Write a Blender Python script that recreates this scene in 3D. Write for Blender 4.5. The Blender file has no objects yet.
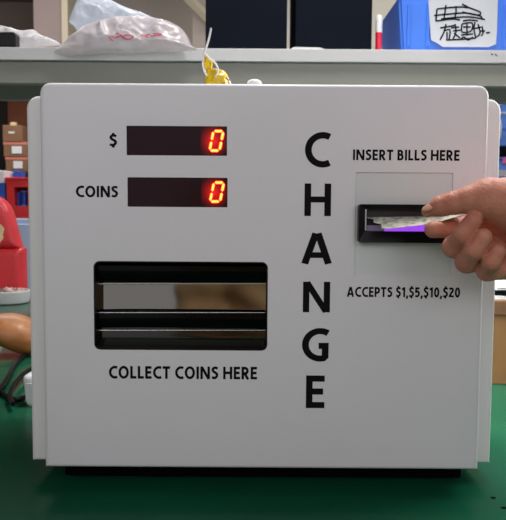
import bpy, bmesh, math, random
import numpy as np
from mathutils import Vector, Matrix, Euler, noise
from mathutils.bvhtree import BVHTree

random.seed(7)
SC = bpy.context.scene
COL = SC.collection

# ------------------------------------------------------------------ camera
F = 700.0
CAM_LOC = Vector((0.0, -0.70, 0.291))
PITCH, ROLL = math.radians(4.24), math.radians(0.38)
CAM_ROT = (Matrix.Rotation(math.radians(90) - PITCH, 3, 'X') @ Matrix.Rotation(ROLL, 3, 'Z'))
cd = bpy.data.cameras.new('camera')
cam = bpy.data.objects.new('camera', cd)
COL.objects.link(cam)
cam.location = CAM_LOC
cam.rotation_euler = CAM_ROT.to_euler()
cd.sensor_fit = 'HORIZONTAL'
cd.sensor_width = 36
cd.lens = 36 * F / 506
cd.clip_start = 0.02
cd.dof.use_dof = True
cd.dof.focus_distance = 0.68
cd.dof.aperture_fstop = 26
SC.camera = cam


def ray(px, py):
    return CAM_ROT @ Vector(((px - 253) / F, -(py - 260) / F, -1))


def at(px, py, Y=0.0):
    """world point that a photo measurement stands for, on the upright plane y = Y"""
    d = ray(px, py)
    return CAM_LOC + d * ((Y - CAM_LOC.y) / d.y)


def atz(px, py, Z=0.0):
    d = ray(px, py)
    return CAM_LOC + d * ((Z - CAM_LOC.z) / d.z)


# --------------------------------------------------------------- materials
def srgb(r, g, b):
    f = lambda c: (c / 255 / 12.92) if c / 255 <= .04045 else ((c / 255 + .055) / 1.055) ** 2.4
    return (f(r), f(g), f(b), 1)


def mat(name, col, rough=.5, metal=0.0, var=0.0, vscale=8, bump=0.0, bscale=60, spec=.5, emit=None, estr=0,
        alpha=1.0, trans=0.0, sub=0.0, col2=None, stretch=None, detail=4, coat=0.0):
    m = bpy.data.materials.new(name)
    m.use_nodes = True
    nt = m.node_tree
    b = nt.nodes['Principled BSDF']
    L = nt.links.new
    b.inputs['Base Color'].default_value = col
    b.inputs['Roughness'].default_value = rough
    b.inputs['Metallic'].default_value = metal
    b.inputs['Specular IOR Level'].default_value = spec
    b.inputs['Alpha'].default_value = alpha
    b.inputs['Transmission Weight'].default_value = trans
    b.inputs['Coat Weight'].default_value = coat
    b.inputs['Coat Roughness'].default_value = .08
    if sub:
        b.inputs['Subsurface Weight'].default_value = sub
        b.inputs['Subsurface Radius'].default_value = (.006, .003, .002)
        b.inputs['Subsurface Scale'].default_value = 1.0
    if emit:
        b.inputs['Emission Color'].default_value = emit
        b.inputs['Emission Strength'].default_value = estr
    tc = nt.nodes.new('ShaderNodeTexCoord')
    mp = nt.nodes.new('ShaderNodeMapping')
    L(tc.outputs['Object'], mp.inputs['Vector'])
    if stretch:
        mp.inputs['Scale'].default_value = stretch
    n = nt.nodes.new('ShaderNodeTexNoise')
    n.inputs['Scale'].default_value = vscale
    n.inputs['Detail'].default_value = detail
    L(mp.outputs['Vector'], n.inputs['Vector'])
    if var or col2:
        cr = nt.nodes.new('ShaderNodeValToRGB')
        cr.color_ramp.elements[0].position = .32
        cr.color_ramp.elements[1].position = .68
        c2 = col2 if col2 else tuple(min(1, c * (1 + var)) for c in col[:3]) + (1,)
        c1 = col if col2 else tuple(c * (1 - var) for c in col[:3]) + (1,)
        cr.color_ramp.elements[0].color = c1
        cr.color_ramp.elements[1].color = c2
        L(n.outputs['Fac'], cr.inputs['Fac'])
        L(cr.outputs['Color'], b.inputs['Base Color'])
    if bump:
        n2 = nt.nodes.new('ShaderNodeTexNoise')
        n2.inputs['Scale'].default_value = bscale
        n2.inputs['Detail'].default_value = 5
        L(mp.outputs['Vector'], n2.inputs['Vector'])
        bp = nt.nodes.new('ShaderNodeBump')
        bp.inputs['Strength'].default_value = bump
        bp.inputs['Distance'].default_value = .004
        L(n2.outputs['Fac'], bp.inputs['Height'])
        L(bp.outputs['Normal'], b.inputs['Normal'])
    return m


M = {}
M['white_metal'] = mat('white_powder_coat', srgb(226, 223, 228), .42, var=.012, vscale=5, bump=.05, bscale=500)
M['housing'] = mat('white_powder_coat_rear', srgb(236, 234, 235), .45, var=.012, vscale=5, bump=.05, bscale=500)
M['plate'] = mat('grey_plate', srgb(214, 217, 219), .5, var=.02, vscale=6)
M['ink'] = mat('black_ink', srgb(17, 16, 20), .7, spec=.1)
M['black'] = mat('black_plastic', srgb(12, 11, 15), .35, var=.1, vscale=30, spec=.22)
M['gloss_black'] = mat('gloss_black', srgb(5, 5, 6), .16, spec=.15)
M['rubber'] = mat('black_rubber', srgb(5, 5, 6), .8, spec=.05)
M['mirror'] = mat('polished_steel', (.30, .285, .265, 1), .05, metal=1)
M['mirror_dark'] = mat('polished_steel_dark', (.07, .068, .062, 1), .10, metal=1)
M['steel'] = mat('brushed_steel', (.5, .5, .5, 1), .25, metal=1)
M['display'] = mat('display_filter', srgb(44, 20, 27), .15, spec=.2)
M['digit'] = mat('lit_segment', (.2, .02, .01, 1), .5, emit=(1, .155, .02, 1), estr=6.5)
M['digit_halo_glow'] = mat('painted_segment_halo', (.3, .02, .01, 1), .5, emit=(1, .02, .01, 1), estr=1.4)  # red halo of the digits, painted as emission
M['purple'] = mat('violet_light', (.3, .1, .5, 1), .4, emit=(.40, .075, 1, 1), estr=.85)
M['purple_dim'] = mat('violet_light_dim', (.22, .18, .28, 1), .3, emit=(.36, .25, .55, 1), estr=.08)
M['clear_guide'] = mat('pale_guide', srgb(190, 190, 195), .3)
M['slot'] = mat('slot_inside', srgb(20, 18, 24), .5)
M['shelf'] = mat('shelf_laminate', srgb(186, 185, 187), .5, var=.04, vscale=3)
M['grey_steel'] = mat('grey_rail', srgb(110, 108, 104), .5, var=.05)
M['grey_beam'] = mat('grey_beam', srgb(128, 128, 121), .5, var=.03, vscale=4)
M['wall'] = mat('wall_paint', srgb(174, 163, 153), .8, var=.06, vscale=1.5)
M['wall_dark'] = mat('wall_paint_dark', srgb(82, 73, 65), .8, var=.2, vscale=2.5, stretch=(.3, 1, 2))
M['pillar'] = mat('pillar_paint', srgb(150, 133, 130), .7, var=.05, vscale=3)
M['cream'] = mat('cream_trim', srgb(196, 184, 160), .6, var=.03)
M['floor'] = mat('floor_paint', srgb(150, 158, 170), .3, var=.08, vscale=2)
M['ceiling'] = mat('ceiling_paint', srgb(190, 190, 188), .9, var=.02)
M['navy_black'] = mat('navy_black_case', srgb(12, 17, 28), .6, spec=.06, var=.08, vscale=12, bump=.03, bscale=300)
M['blue_bin'] = mat('blue_plastic', srgb(62, 122, 232), .38, var=.08, vscale=7)
M['blue_dark'] = mat('blue_plastic_deep', srgb(40, 84, 190), .4, var=.1, vscale=12)
M['blue_pale'] = mat('blue_plastic_pale', srgb(98, 150, 240), .3, var=.2, vscale=18)
M['paper'] = mat('white_paper', srgb(222, 222, 224), .75, var=.03, vscale=12)
M['label'] = mat('label_sheet', srgb(205, 208, 216), .5, var=.05, vscale=10)
M['carton'] = mat('cardboard', srgb(158, 112, 72), .8, var=.06, vscale=5, bump=.04, bscale=90)
M['carton_far'] = mat('cardboard_far', srgb(132, 96, 68), .8, var=.1, vscale=9)
M['carton_red'] = mat('cardboard_reddish', srgb(142, 82, 56), .8, var=.1, vscale=4)
M['tape'] = mat('pink_tape', srgb(214, 128, 110), .4, var=.05)
M['red_plastic'] = mat('red_plastic', srgb(214, 44, 44), .35, var=.06)
M['red_leather'] = mat('red_leather', srgb(216, 52, 60), .36, var=.08, vscale=10, bump=.08, bscale=120)
M['chrome'] = mat('chair_metal', (.5, .5, .52, 1), .25, metal=1)
M['foam'] = mat('cream_patch', srgb(226, 202, 160), .8, var=.1)
M['pale_cabinet'] = mat('pale_blue_panel', srgb(176, 192, 220), .5, var=.08, vscale=3)
M['pouch'] = mat('orange_tan_leather', srgb(150, 90, 44), .42, col2=srgb(174, 114, 70), vscale=22, bump=.05, bscale=90)
M['cable'] = mat('black_cable', srgb(10, 10, 12), .5, spec=.2)
M['white_plastic'] = mat('white_plastic', srgb(228, 228, 230), .35, var=.02)
M['brown_bits'] = mat('brown_bits', srgb(120, 62, 50), .6, col2=srgb(220, 190, 180), vscale=60)
M['red_ink'] = mat('red_ink', srgb(196, 60, 82), .6)
M['yellow'] = mat('yellow_plastic', srgb(216, 180, 10), .25, var=.3, vscale=70, bump=.25, bscale=120, spec=.6)
M['skin'] = mat('skin', srgb(190, 122, 101), .5, col2=srgb(204, 138, 116), vscale=55, bump=.25, bscale=330, sub=.12, spec=.35)
M['nail'] = mat('nail', srgb(188, 136, 114), .38)
M['jacket'] = mat('tan_jacket', srgb(170, 138, 100), .7, var=.1, vscale=10, bump=.3, bscale=40)
M['navy_cloth'] = mat('blue_grey_cloth', srgb(52, 58, 74), .8, var=.08, vscale=20)
M['trousers'] = mat('dark_trousers', srgb(44, 48, 60), .8)
M['hair'] = mat('black_hair', srgb(22, 20, 20), .5)
M['wood'] = mat('wood', srgb(150, 112, 74), .6, var=.1, stretch=(1, 8, 8))
M['chip'] = mat('dark_chip', srgb(8, 12, 12), .8, spec=.05)


def plastic_film(name, col, tr=.35, rough=.25):
    m = bpy.data.materials.new(name)
    m.use_nodes = True
    nt = m.node_tree
    L = nt.links.new
    out = nt.nodes['Material Output']
    b = nt.nodes['Principled BSDF']
    b.inputs['Base Color'].default_value = col
    b.inputs['Roughness'].default_value = rough
    b.inputs['Specular IOR Level'].default_value = .7
    t = nt.nodes.new('ShaderNodeBsdfTranslucent')
    t.inputs['Color'].default_value = col
    mx = nt.nodes.new('ShaderNodeMixShader')
    mx.inputs['Fac'].default_value = .4
    L(b.outputs[0], mx.inputs[1])
    L(t.outputs[0], mx.inputs[2])
    tp = nt.nodes.new('ShaderNodeBsdfTransparent')
    mx2 = nt.nodes.new('ShaderNodeMixShader')
    n = nt.nodes.new('ShaderNodeTexNoise')
    n.inputs['Scale'].default_value = 26
    n.inputs['Detail'].default_value = 6
    tc = nt.nodes.new('ShaderNodeTexCoord')
    L(tc.outputs['Object'], n.inputs['Vector'])
    mr = nt.nodes.new('ShaderNodeMapRange')
    mr.inputs['From Min'].default_value = .3
    mr.inputs['From Max'].default_value = .7
    mr.inputs['To Min'].default_value = tr * .4
    mr.inputs['To Max'].default_value = tr * 1.4
    L(n.outputs['Fac'], mr.inputs['Value'])
    L(mr.outputs['Result'], mx2.inputs['Fac'])
    L(mx.outputs[0], mx2.inputs[1])
    L(tp.outputs[0], mx2.inputs[2])
    bp = nt.nodes.new('ShaderNodeBump')
    bp.inputs['Strength'].default_value = .5
    bp.inputs['Distance'].default_value = .006
    L(n.outputs['Fac'], bp.inputs['Height'])
    L(bp.outputs['Normal'], b.inputs['Normal'])
    L(mx2.outputs[0], out.inputs['Surface'])
    return m


M['film_pink'] = plastic_film('bag_film', srgb(216, 207, 211), .3)
M['film_blue'] = plastic_film('blue_white_film', srgb(222, 229, 240), .3)
M['film_clear'] = plastic_film('clear_film', srgb(226, 224, 226), .35)


def glow_material():  # emission fading outwards, imitates the halo around a lit digit
    m = mat('painted_red_halo', srgb(44, 20, 27), .15, spec=.2)
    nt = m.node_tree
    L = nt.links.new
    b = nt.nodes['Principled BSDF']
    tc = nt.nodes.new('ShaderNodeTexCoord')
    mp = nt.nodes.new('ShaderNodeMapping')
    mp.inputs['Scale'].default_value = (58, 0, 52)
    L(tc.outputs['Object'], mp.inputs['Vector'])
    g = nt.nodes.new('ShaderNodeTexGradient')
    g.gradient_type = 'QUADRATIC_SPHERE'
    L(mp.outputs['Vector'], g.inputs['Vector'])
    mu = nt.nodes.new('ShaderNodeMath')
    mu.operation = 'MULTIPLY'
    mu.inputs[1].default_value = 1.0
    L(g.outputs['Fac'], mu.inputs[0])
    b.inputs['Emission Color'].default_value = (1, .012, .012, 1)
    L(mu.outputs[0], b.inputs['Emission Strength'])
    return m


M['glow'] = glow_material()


def bill_material():
    m = bpy.data.materials.new('banknote_print')
    m.use_nodes = True
    nt = m.node_tree
    L = nt.links.new
    b = nt.nodes['Principled BSDF']
    b.inputs['Roughness'].default_value = .7
    tc = nt.nodes.new('ShaderNodeTexCoord')
    v = nt.nodes.new('ShaderNodeTexNoise')
    v.inputs['Scale'].default_value = 130
    v.inputs['Detail'].default_value = 3
    L(tc.outputs['Object'], v.inputs['Vector'])
    w = nt.nodes.new('ShaderNodeTexWave')
    w.inputs['Scale'].default_value = 40
    w.inputs['Distortion'].default_value = 9
    L(tc.outputs['Object'], w.inputs['Vector'])
    ad = nt.nodes.new('ShaderNodeMath')
    ad.operation = 'MULTIPLY_ADD'
    ad.inputs[1].default_value = .12
    L(w.outputs['Fac'], ad.inputs[0])
    L(v.outputs['Fac'], ad.inputs[2])
    cr = nt.nodes.new('ShaderNodeValToRGB')
    e = cr.color_ramp.elements
    e[0].position, e[0].color = .50, srgb(226, 226, 208)
    e[1].position, e[1].color = .85, srgb(118, 126, 110)
    L(ad.outputs[0], cr.inputs['Fac'])
    L(cr.outputs['Color'], b.inputs['Base Color'])
    return m


M['bill'] = bill_material()


def table_material():
    m = mat('green_bench_mat', srgb(18, 84, 60), .5, var=.16, vscale=3.5, bump=.035, bscale=9, spec=.0)
    nt = m.node_tree
    L = nt.links.new
    b = nt.nodes['Principled BSDF']
    df = nt.nodes.new('ShaderNodeBsdfDiffuse')
    src = b.inputs['Base Color'].links[0].from_socket
    L(src, df.inputs['Color'])
    gl = nt.nodes.new('ShaderNodeBsdfGlossy')
    gl.inputs['Roughness'].default_value = .2
    L(b.inputs['Normal'].links[0].from_socket, gl.inputs['Normal'])
    mx = nt.nodes.new('ShaderNodeMixShader')
    lw = nt.nodes.new('ShaderNodeLayerWeight')
    lw.inputs['Blend'].default_value = .5
    pw = nt.nodes.new('ShaderNodeMath')
    pw.operation = 'POWER'
    pw.inputs[1].default_value = 7.0
    L(lw.outputs['Facing'], pw.inputs[0])
    ml = nt.nodes.new('ShaderNodeMath')
    ml.operation = 'MULTIPLY'
    ml.inputs[1].default_value = 1.5
    L(pw.outputs[0], ml.inputs[0])
    mn = nt.nodes.new('ShaderNodeMath')
    mn.operation = 'MINIMUM'
    mn.inputs[1].default_value = .42
    L(ml.outputs[0], mn.inputs[0])
    L(mn.outputs[0], mx.inputs['Fac'])
    L(df.outputs[0], mx.inputs[1])
    L(gl.outputs[0], mx.inputs[2])
    L(mx.outputs[0], nt.nodes['Material Output'].inputs['Surface'])
    return m


M['table'] = table_material()

# ----------------------------------------------------------------- helpers
WL = {}          # world location of an object made here


def tag(o, label=None, cat=None, group=None, kind=None):
    for k, v in (('label', label), ('category', cat), ('group', group), ('kind', kind)):
        if v:
            o[k] = v
    return o


def thing(name, loc, label, cat, group=None):
    o = bpy.data.objects.new(name, None)
    o.empty_display_size = .02
    COL.objects.link(o)
    o.location = loc
    WL[o] = Vector(loc)
    return tag(o, label, cat, group)


def link(name, bm, m, parent=None, smooth=None, label=None):
    """bm holds world coordinates; the object's origin goes to the middle of its box"""
    if isinstance(bm, bmesh.types.BMesh):
        me = bpy.data.meshes.new(name)
        bmesh.ops.recalc_face_normals(bm, faces=bm.faces)
        bm.to_mesh(me)
        bm.free()
    else:
        me = bm
        me.name = name
    n = len(me.vertices)
    co = np.empty(n * 3)
    me.vertices.foreach_get('co', co)
    co = co.reshape(-1, 3)
    c = (co.min(0) + co.max(0)) / 2
    me.vertices.foreach_set('co', (co - c).ravel())
    if smooth is not None:
        me.shade_smooth()
        if smooth > 0:
            me.set_sharp_from_angle(angle=math.radians(smooth))
    me.materials.clear()
    me.materials.append(m)
    me.update()
    o = bpy.data.objects.new(name, me)
    COL.objects.link(o)
    if parent:
        o.parent = parent
        o.location = Vector(c) - WL[parent]
    else:
        o.location = c
    WL[o] = Vector(c)
    if label:
        o['label'] = label
    return o


def box(bm, x0, x1, y0, y1, z0, z1, bev=0, seg=2, rot=None):
    g = bmesh.ops.create_cube(bm, size=1)
    vs = g['verts']
    c = Vector(((x0 + x1) / 2, (y0 + y1) / 2, (z0 + z1) / 2))
    for v in vs:
        v.co = Vector((v.co.x * (x1 - x0), v.co.y * (y1 - y0), v.co.z * (z1 - z0)))
        if rot:
            v.co = rot @ v.co
        v.co += c
    if bev:
        es = list({e for v in vs for e in v.link_edges})
        bmesh.ops.bevel(bm, geom=es, offset=bev, segments=seg, affect='EDGES', profile=.5)
    return bm


def nb():
    return bmesh.new()


def tube(bm, pts, r, seg=10, cap=True, closed=False):
    """pts: Vectors; r: radius or list"""
    pts = [Vector(p) for p in pts]
    n = len(pts)
    rr = r if isinstance(r, (list, tuple)) else [r] * n
    rings = []
    up = Vector((0, 0, 1))
    prev = None
    for i, p in enumerate(pts):
        if closed:
            t = pts[(i + 1) % n] - pts[(i - 1) % n]
        else:
            t = pts[min(i + 1, n - 1)] - pts[max(i - 1, 0)]
        t.normalize()
        if prev is None:
            a = t.cross(up)
            if a.length < 1e-3:
                a = t.cross(Vector((1, 0, 0)))
        else:
            a = prev - t * prev.dot(t)
        a.normalize()
        prev = a
        b = t.cross(a)
        rings.append([bm.verts.new(p + (a * math.cos(2 * math.pi * k / seg) + b * math.sin(2 * math.pi * k / seg)) * rr[i]) for k in range(seg)])
    m = n if closed else n - 1
    for i in range(m):
        A, B = rings[i], rings[(i + 1) % n]
        for k in range(seg):
            bm.faces.new((A[k], A[(k + 1) % seg], B[(k + 1) % seg], B[k]))
    if cap and not closed:
        bm.faces.new(rings[0][::-1])
        bm.faces.new(rings[-1])
    return bm


def smooth_path(pts, n=8):
    pts = [Vector(p) for p in pts]
    P = [pts[0]] + pts + [pts[-1]]
    out = []
    for i in range(1, len(P) - 2):
        for k in range(n):
            t = k / n
            a, b, c, d = P[i - 1], P[i], P[i + 1], P[i + 2]
            out.append(.5 * ((2 * b) + (c - a) * t + (2 * a - 5 * b + 4 * c - d) * t * t + (3 * b - a - 3 * c + d) * t ** 3))
    out.append(pts[-1])
    return out


def lathe(bm, prof, c, seg=32, axis='Z'):
    """prof: list of (r, h)"""
    rings = []
    for r, h in prof:
        ring = []
        for k in range(seg):
            a = 2 * math.pi * k / seg
            x, y = r * math.cos(a), r * math.sin(a)
            v = Vector((x, y, h)) if axis == 'Z' else (Vector((x, h, y)) if axis == 'Y' else Vector((h, x, y)))
            ring.append(bm.verts.new(Vector(c) + v))
        rings.append(ring)
    for A, B in zip(rings, rings[1:]):
        for k in range(seg):
            bm.faces.new((A[k], A[(k + 1) % seg], B[(k + 1) % seg], B[k]))
    bm.faces.new(rings[0][::-1])
    bm.faces.new(rings[-1])
    return bm


def rrect(x0, x1, z0, z1, r, seg=6):
    """rounded rectangle outline (x, z), counter-clockwise"""
    out = []
    for cx, cz, a0 in ((x1 - r, z1 - r, 0), (x0 + r, z1 - r, 90), (x0 + r, z0 + r, 180), (x1 - r, z0 + r, 270)):
        for k in range(seg + 1):
            a = math.radians(a0 + 90 * k / seg)
            out.append((cx + r * math.cos(a), cz + r * math.sin(a)))
    return out


def prism(bm, outl, y0, y1, f=None):
    f = f or (lambda x, z, y: (x, y, z))
    A = [bm.verts.new(f(x, z, y0)) for x, z in outl]
    B = [bm.verts.new(f(x, z, y1)) for x, z in outl]
    n = len(outl)
    for k in range(n):
        bm.faces.new((A[k], A[(k + 1) % n], B[(k + 1) % n], B[k]))
    bm.faces.new(A[::-1])
    bm.faces.new(B)
    return bm


def ring_prism(bm, out, inn, y0, y1, yin=None):
    """frame between two outlines with the same point count; yin = depth of the inner front edge"""
    n = len(out)
    yi = y0 if yin is None else yin
    Of = [bm.verts.new((x, y0, z)) for x, z in out]
    If = [bm.verts.new((x, yi, z)) for x, z in inn]
    Ob = [bm.verts.new((x, y1, z)) for x, z in out]
    Ib = [bm.verts.new((x, y1, z)) for x, z in inn]
    for k in range(n):
        j = (k + 1) % n
        bm.faces.new((Of[k], Of[j], If[j], If[k]))
        bm.faces.new((If[k], If[j], Ib[j], Ib[k]))
        bm.faces.new((Ib[k], Ib[j], Ob[j], Ob[k]))
        bm.faces.new((Ob[k], Ob[j], Of[j], Of[k]))
    return bm


def baked(bm, mods):
    """mesh after modifiers; mods: function(obj)"""
    me = bpy.data.meshes.new('tmp')
    bmesh.ops.recalc_face_normals(bm, faces=bm.faces)
    bm.to_mesh(me)
    bm.free()
    o = bpy.data.objects.new('tmp', me)
    COL.objects.link(o)
    mods(o)
    dg = bpy.context.evaluated_depsgraph_get()
    dg.update()
    res = bpy.data.meshes.new_from_object(o.evaluated_get(dg))
    bpy.data.objects.remove(o)
    bpy.data.meshes.remove(me)
    return res


def cut(bm, cutters, after=None):
    tmp = []
    for c in cutters:
        me = bpy.data.meshes.new('cut')
        bmesh.ops.recalc_face_normals(c, faces=c.faces)
        c.to_mesh(me)
        c.free()
        o = bpy.data.objects.new('cut', me)
        COL.objects.link(o)
        tmp.append(o)

    def mods(o):
        for t in tmp:
            b = o.modifiers.new('b', 'BOOLEAN')
            b.operation = 'DIFFERENCE'
            b.solver = 'EXACT'
            b.object = t
        if after:
            after(o)
    res = baked(bm, mods)
    for t in tmp:
        me = t.data
        bpy.data.objects.remove(t)
        bpy.data.meshes.remove(me)
    return res


GW = .20
GH = GW / 2


def arc(cx, cy, rx, ry, a0, a1, n=14):
    return [(cx + rx * math.cos(math.radians(a0 + (a1 - a0) * k / n)), cy + ry * math.sin(math.radians(a0 + (a1 - a0) * k / n))) for k in range(n + 1)]


def curve2(pts, n=6):
    return [(p.x, p.y) for p in smooth_path([Vector((a, b, 0)) for a, b in pts], n)]


S_ = curve2([(.515, .845), (.40, .90), (.26, .905), (.135, .835), (.115, .71), (.20, .595), (.35, .50), (.455, .405), (.46, .27), (.37, .14), (.23, .09), (.04, .145)])
bowl = lambda x, y0, y1: [(GH, y1)] + arc(x, (y0 + y1) / 2, (y1 - y0) / 2 * .92, (y1 - y0) / 2, 90, -90) + [(GH, y0)]
GLYPH = {   # centre lines of the strokes, cap height 1; (advance width, strokes)
    'I': (GW, [[(GH, 0), (GH, 1)]]),
    'E': (.53, [[(.53, 1 - GH), (GH, 1 - GH), (GH, GH), (.53, GH)], [(GH, .51), (.49, .51)]]),
    'H': (.76, [[(GH, 0), (GH, 1)], [(.76 - GH, 0), (.76 - GH, 1)], [(GH, .51), (.76 - GH, .51)]]),
    'N': (.80, [[(GH, 0), (GH, 1)], [(.80 - GH, 0), (.80 - GH, 1)], [(GH + .02, .98), (.78 - GH, .02)]]),
    'C': (.68, [arc(.50, .5, .50 - GH, .5 - GH * .85, 62, 298, 26)]),
    'G': (.74, [arc(.50, .5, .50 - GH, .5 - GH * .85, 58, 283, 24) + [(.74 - GH, .15), (.74 - GH, .47), (.46, .47)]]),
    'O': (.86, [arc(.43, .5, .43 - GH, .5 - GH * .85, 0, 360, 32)]),
    'S': (.56, [S_]),
    'R': (.64, [[(GH, 0), (GH, 1 - GH)] + bowl(.29, .46, 1 - GH)[1:], [(.27, .46), (.55, .0)]]),
    'P': (.60, [[(GH, 0), (GH, 1 - GH)] + bowl(.29, .42, 1 - GH)[1:]]),
    'B': (.62, [[(GH, 0), (GH, 1)], bowl(.28, .535, 1 - GH), bowl(.31, GH, .53)]),
    'T': (.62, [[(0, 1 - GH), (.62, 1 - GH)], [(.31, 0), (.31, 1)]]),
    'L': (.50, [[(GH, 1), (GH, GH), (.50, GH)]]),
    'A': (.80, [[(GH * .9, 0), (.37, .98)], [(.80 - GH * .9, 0), (.43, .98)], [(.2, .28), (.6, .28)]]),
    '$': (.56, [S_, [(.29, .90), (.29, 1.12)], [(.29, -.12), (.29, .09)]]),
    '0': (.60, [arc(.30, .5, .30 - GH, .5 - GH * .85, 0, 360, 28)]),
    '1': (.40, [[(.02, .76), (.25, .90)], [(.28, 0), (.28, 1)]]),
    '2': (.56, [curve2([(.05, .83), (.2, .905), (.36, .89), (.45, .76), (.40, .6), (.26, .42), (.09, GH + .02)]) + [(.56, GH)]]),
    '5': (.56, [[(.50, 1 - GH), (.13, 1 - GH), (.11, .54)] + curve2([(.12, .54), (.3, .575), (.43, .49), (.46, .33), (.38, .15), (.22, .09), (.04, .13)])]),
    ',': (.18, [[(.13, .16), (.04, -.17)]]),
}


def ribbon2(pts, w):
    """left and right borders of a flat stroke with mitred bends"""
    P = [Vector((a, b)) for a, b in pts]
    Q = [P[0]]
    for p in P[1:]:
        if (p - Q[-1]).length > 1e-4:
            Q.append(p)
    closed = (Q[0] - Q[-1]).length < 1e-3
    if closed:
        Q.pop()
    n = len(Q)
    out = []
    for i in range(n):
        a = (Q[i] - Q[i - 1]).normalized() if (i > 0 or closed) else None
        b = (Q[(i + 1) % n] - Q[i]).normalized() if (i < n - 1 or closed) else None
        a, b = a or b, b or a
        na, nb_ = Vector((-a.y, a.x)), Vector((-b.y, b.x))
        m = (na + nb_)
        m = m.normalized() if m.length > 1e-4 else na
        k = min(1.6, 1 / max(.3, m.dot(na)))
        out.append((Q[i] + m * w * k, Q[i] - m * w * k))
    return out, closed


def text_mesh(s, x0, x1, z0, z1, y, weight=1.0, thick=.0003, gap=.13):
    """printed capitals drawn from their strokes, scaled to the box x0..x1, z0..z1 on the upright plane y"""
    quads, cx = [], 0
    for chr_ in s:
        if chr_ == ' ':
            cx += .30
            continue
        wd, strokes = GLYPH[chr_]
        for si, st in enumerate(strokes):
            o_, closed = ribbon2(st, GH * weight)
            m = len(o_)
            for i in range(m if closed else m - 1):
                A, B = o_[i], o_[(i + 1) % m]
                quads.append([(p.x + cx, p.y, si) for p in (A[0], B[0], B[1], A[1])])
        cx += wd + gap
    xs = [p[0] for q in quads for p in q]
    ys = [p[1] for q in quads for p in q]
    mx0, mx1, my0, my1 = min(xs), max(xs), min(ys), max(ys)
    bm = nb()
    for q in quads:
        lift = thick + 2e-5 * q[0][2]
        vs = [(x0 + (a - mx0) / (mx1 - mx0) * (x1 - x0), z0 + (b - my0) / (my1 - my0) * (z1 - z0)) for a, b, _ in q]
        f = [bm.verts.new((a, y - lift, b)) for a, b in vs]
        g = [bm.verts.new((a, y, b)) for a, b in vs]
        bm.faces.new(f)
        bm.faces.new(g[::-1])
        for k in range(4):
            bm.faces.new((f[k], g[k], g[(k + 1) % 4], f[(k + 1) % 4]))
    bmesh.ops.remove_doubles(bm, verts=bm.verts, dist=1e-7)
    return bm


def surface_nets(fn, lo, hi, h):
    lo, hi = np.array(lo, float), np.array(hi, float)
    n = np.ceil((hi - lo) / h).astype(int) + 1
    ax = [lo[i] + h * np.arange(n[i]) for i in range(3)]
    X, Y, Z = np.meshgrid(*ax, indexing='ij')
    V = fn(np.stack([X, Y, Z], -1).astype(np.float32))
    S = V < 0
    c = n - 1
    cnt = np.zeros(tuple(c))
    acc = np.zeros(tuple(c) + (3,))
    base = np.stack(np.meshgrid(*[np.arange(k) for k in c], indexing='ij'), -1).astype(float)
    for d in range(3):
        o1, o2 = [k for k in range(3) if k != d]
        for a in (0, 1):
            for b in (0, 1):
                st = [0, 0, 0]
                st[o1], st[o2] = a, b
                en = st.copy()
                en[d] = 1
                sl = lambda s: tuple(slice(s[k], s[k] + c[k]) for k in range(3))
                v0, v1 = V[sl(st)], V[sl(en)]
                cr = (v0 < 0) != (v1 < 0)
                t = np.where(cr, v0 / np.where(cr, v0 - v1, 1), 0)
                p = base + np.array(st)
                p[..., d] += t
                acc += np.where(cr[..., None], p, 0)
                cnt += cr
    m = cnt > 0
    idx = np.full(tuple(c), -1)
    idx[m] = np.arange(m.sum())
    verts = lo + h * acc[m] / cnt[m][:, None]
    quads = []
    for d in range(3):
        o1, o2 = [k for k in range(3) if k != d]
        s0 = [slice(1, c[k]) for k in range(3)]
        s0[d] = slice(0, c[d])
        s1 = list(s0)
        s1[d] = slice(1, c[d] + 1)
        cr = S[tuple(s0)] != S[tuple(s1)]
        w = np.argwhere(cr)
        for k in (o1, o2):
            w[:, k] += 1
        f = S[tuple(s0)][cr]
        q = []
        for a, b in ((1, 1), (0, 1), (0, 0), (1, 0)):
            p = w.copy()
            p[:, o1] -= a
            p[:, o2] -= b
            q.append(idx[p[:, 0], p[:, 1], p[:, 2]])
        q = np.stack(q, 1)
        flip = f if d != 1 else ~f
        q[~flip] = q[~flip][:, ::-1]
        quads.append(q)
    quads = np.concatenate(quads)
    me = bpy.data.meshes.new('nets')
    me.from_pydata(verts.tolist(), [], quads.tolist())
    me.update()
    return me


def cone_d(P, a, b, ra, rb):
    a, b = np.array(a, np.float32), np.array(b, np.float32)
    ab = b - a
    t = np.clip(((P - a) @ ab) / max(float(ab @ ab), 1e-9), 0, 1)
    return np.linalg.norm(P - a - t[..., None] * ab, axis=-1) - (ra + (rb - ra) * t)


def smin(a, b, k):
    h = np.clip(.5 + .5 * (b - a) / k, 0, 1)
    return b + (a - b) * h - k * h * (1 - h)


def chain_d(P, pts, k=.003):
    d = None
    for (a, ra), (b, rb) in zip(pts, pts[1:]):
        e = cone_d(P, a, b, ra, rb)
        d = e if d is None else smin(d, e, k)
    return d


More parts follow.
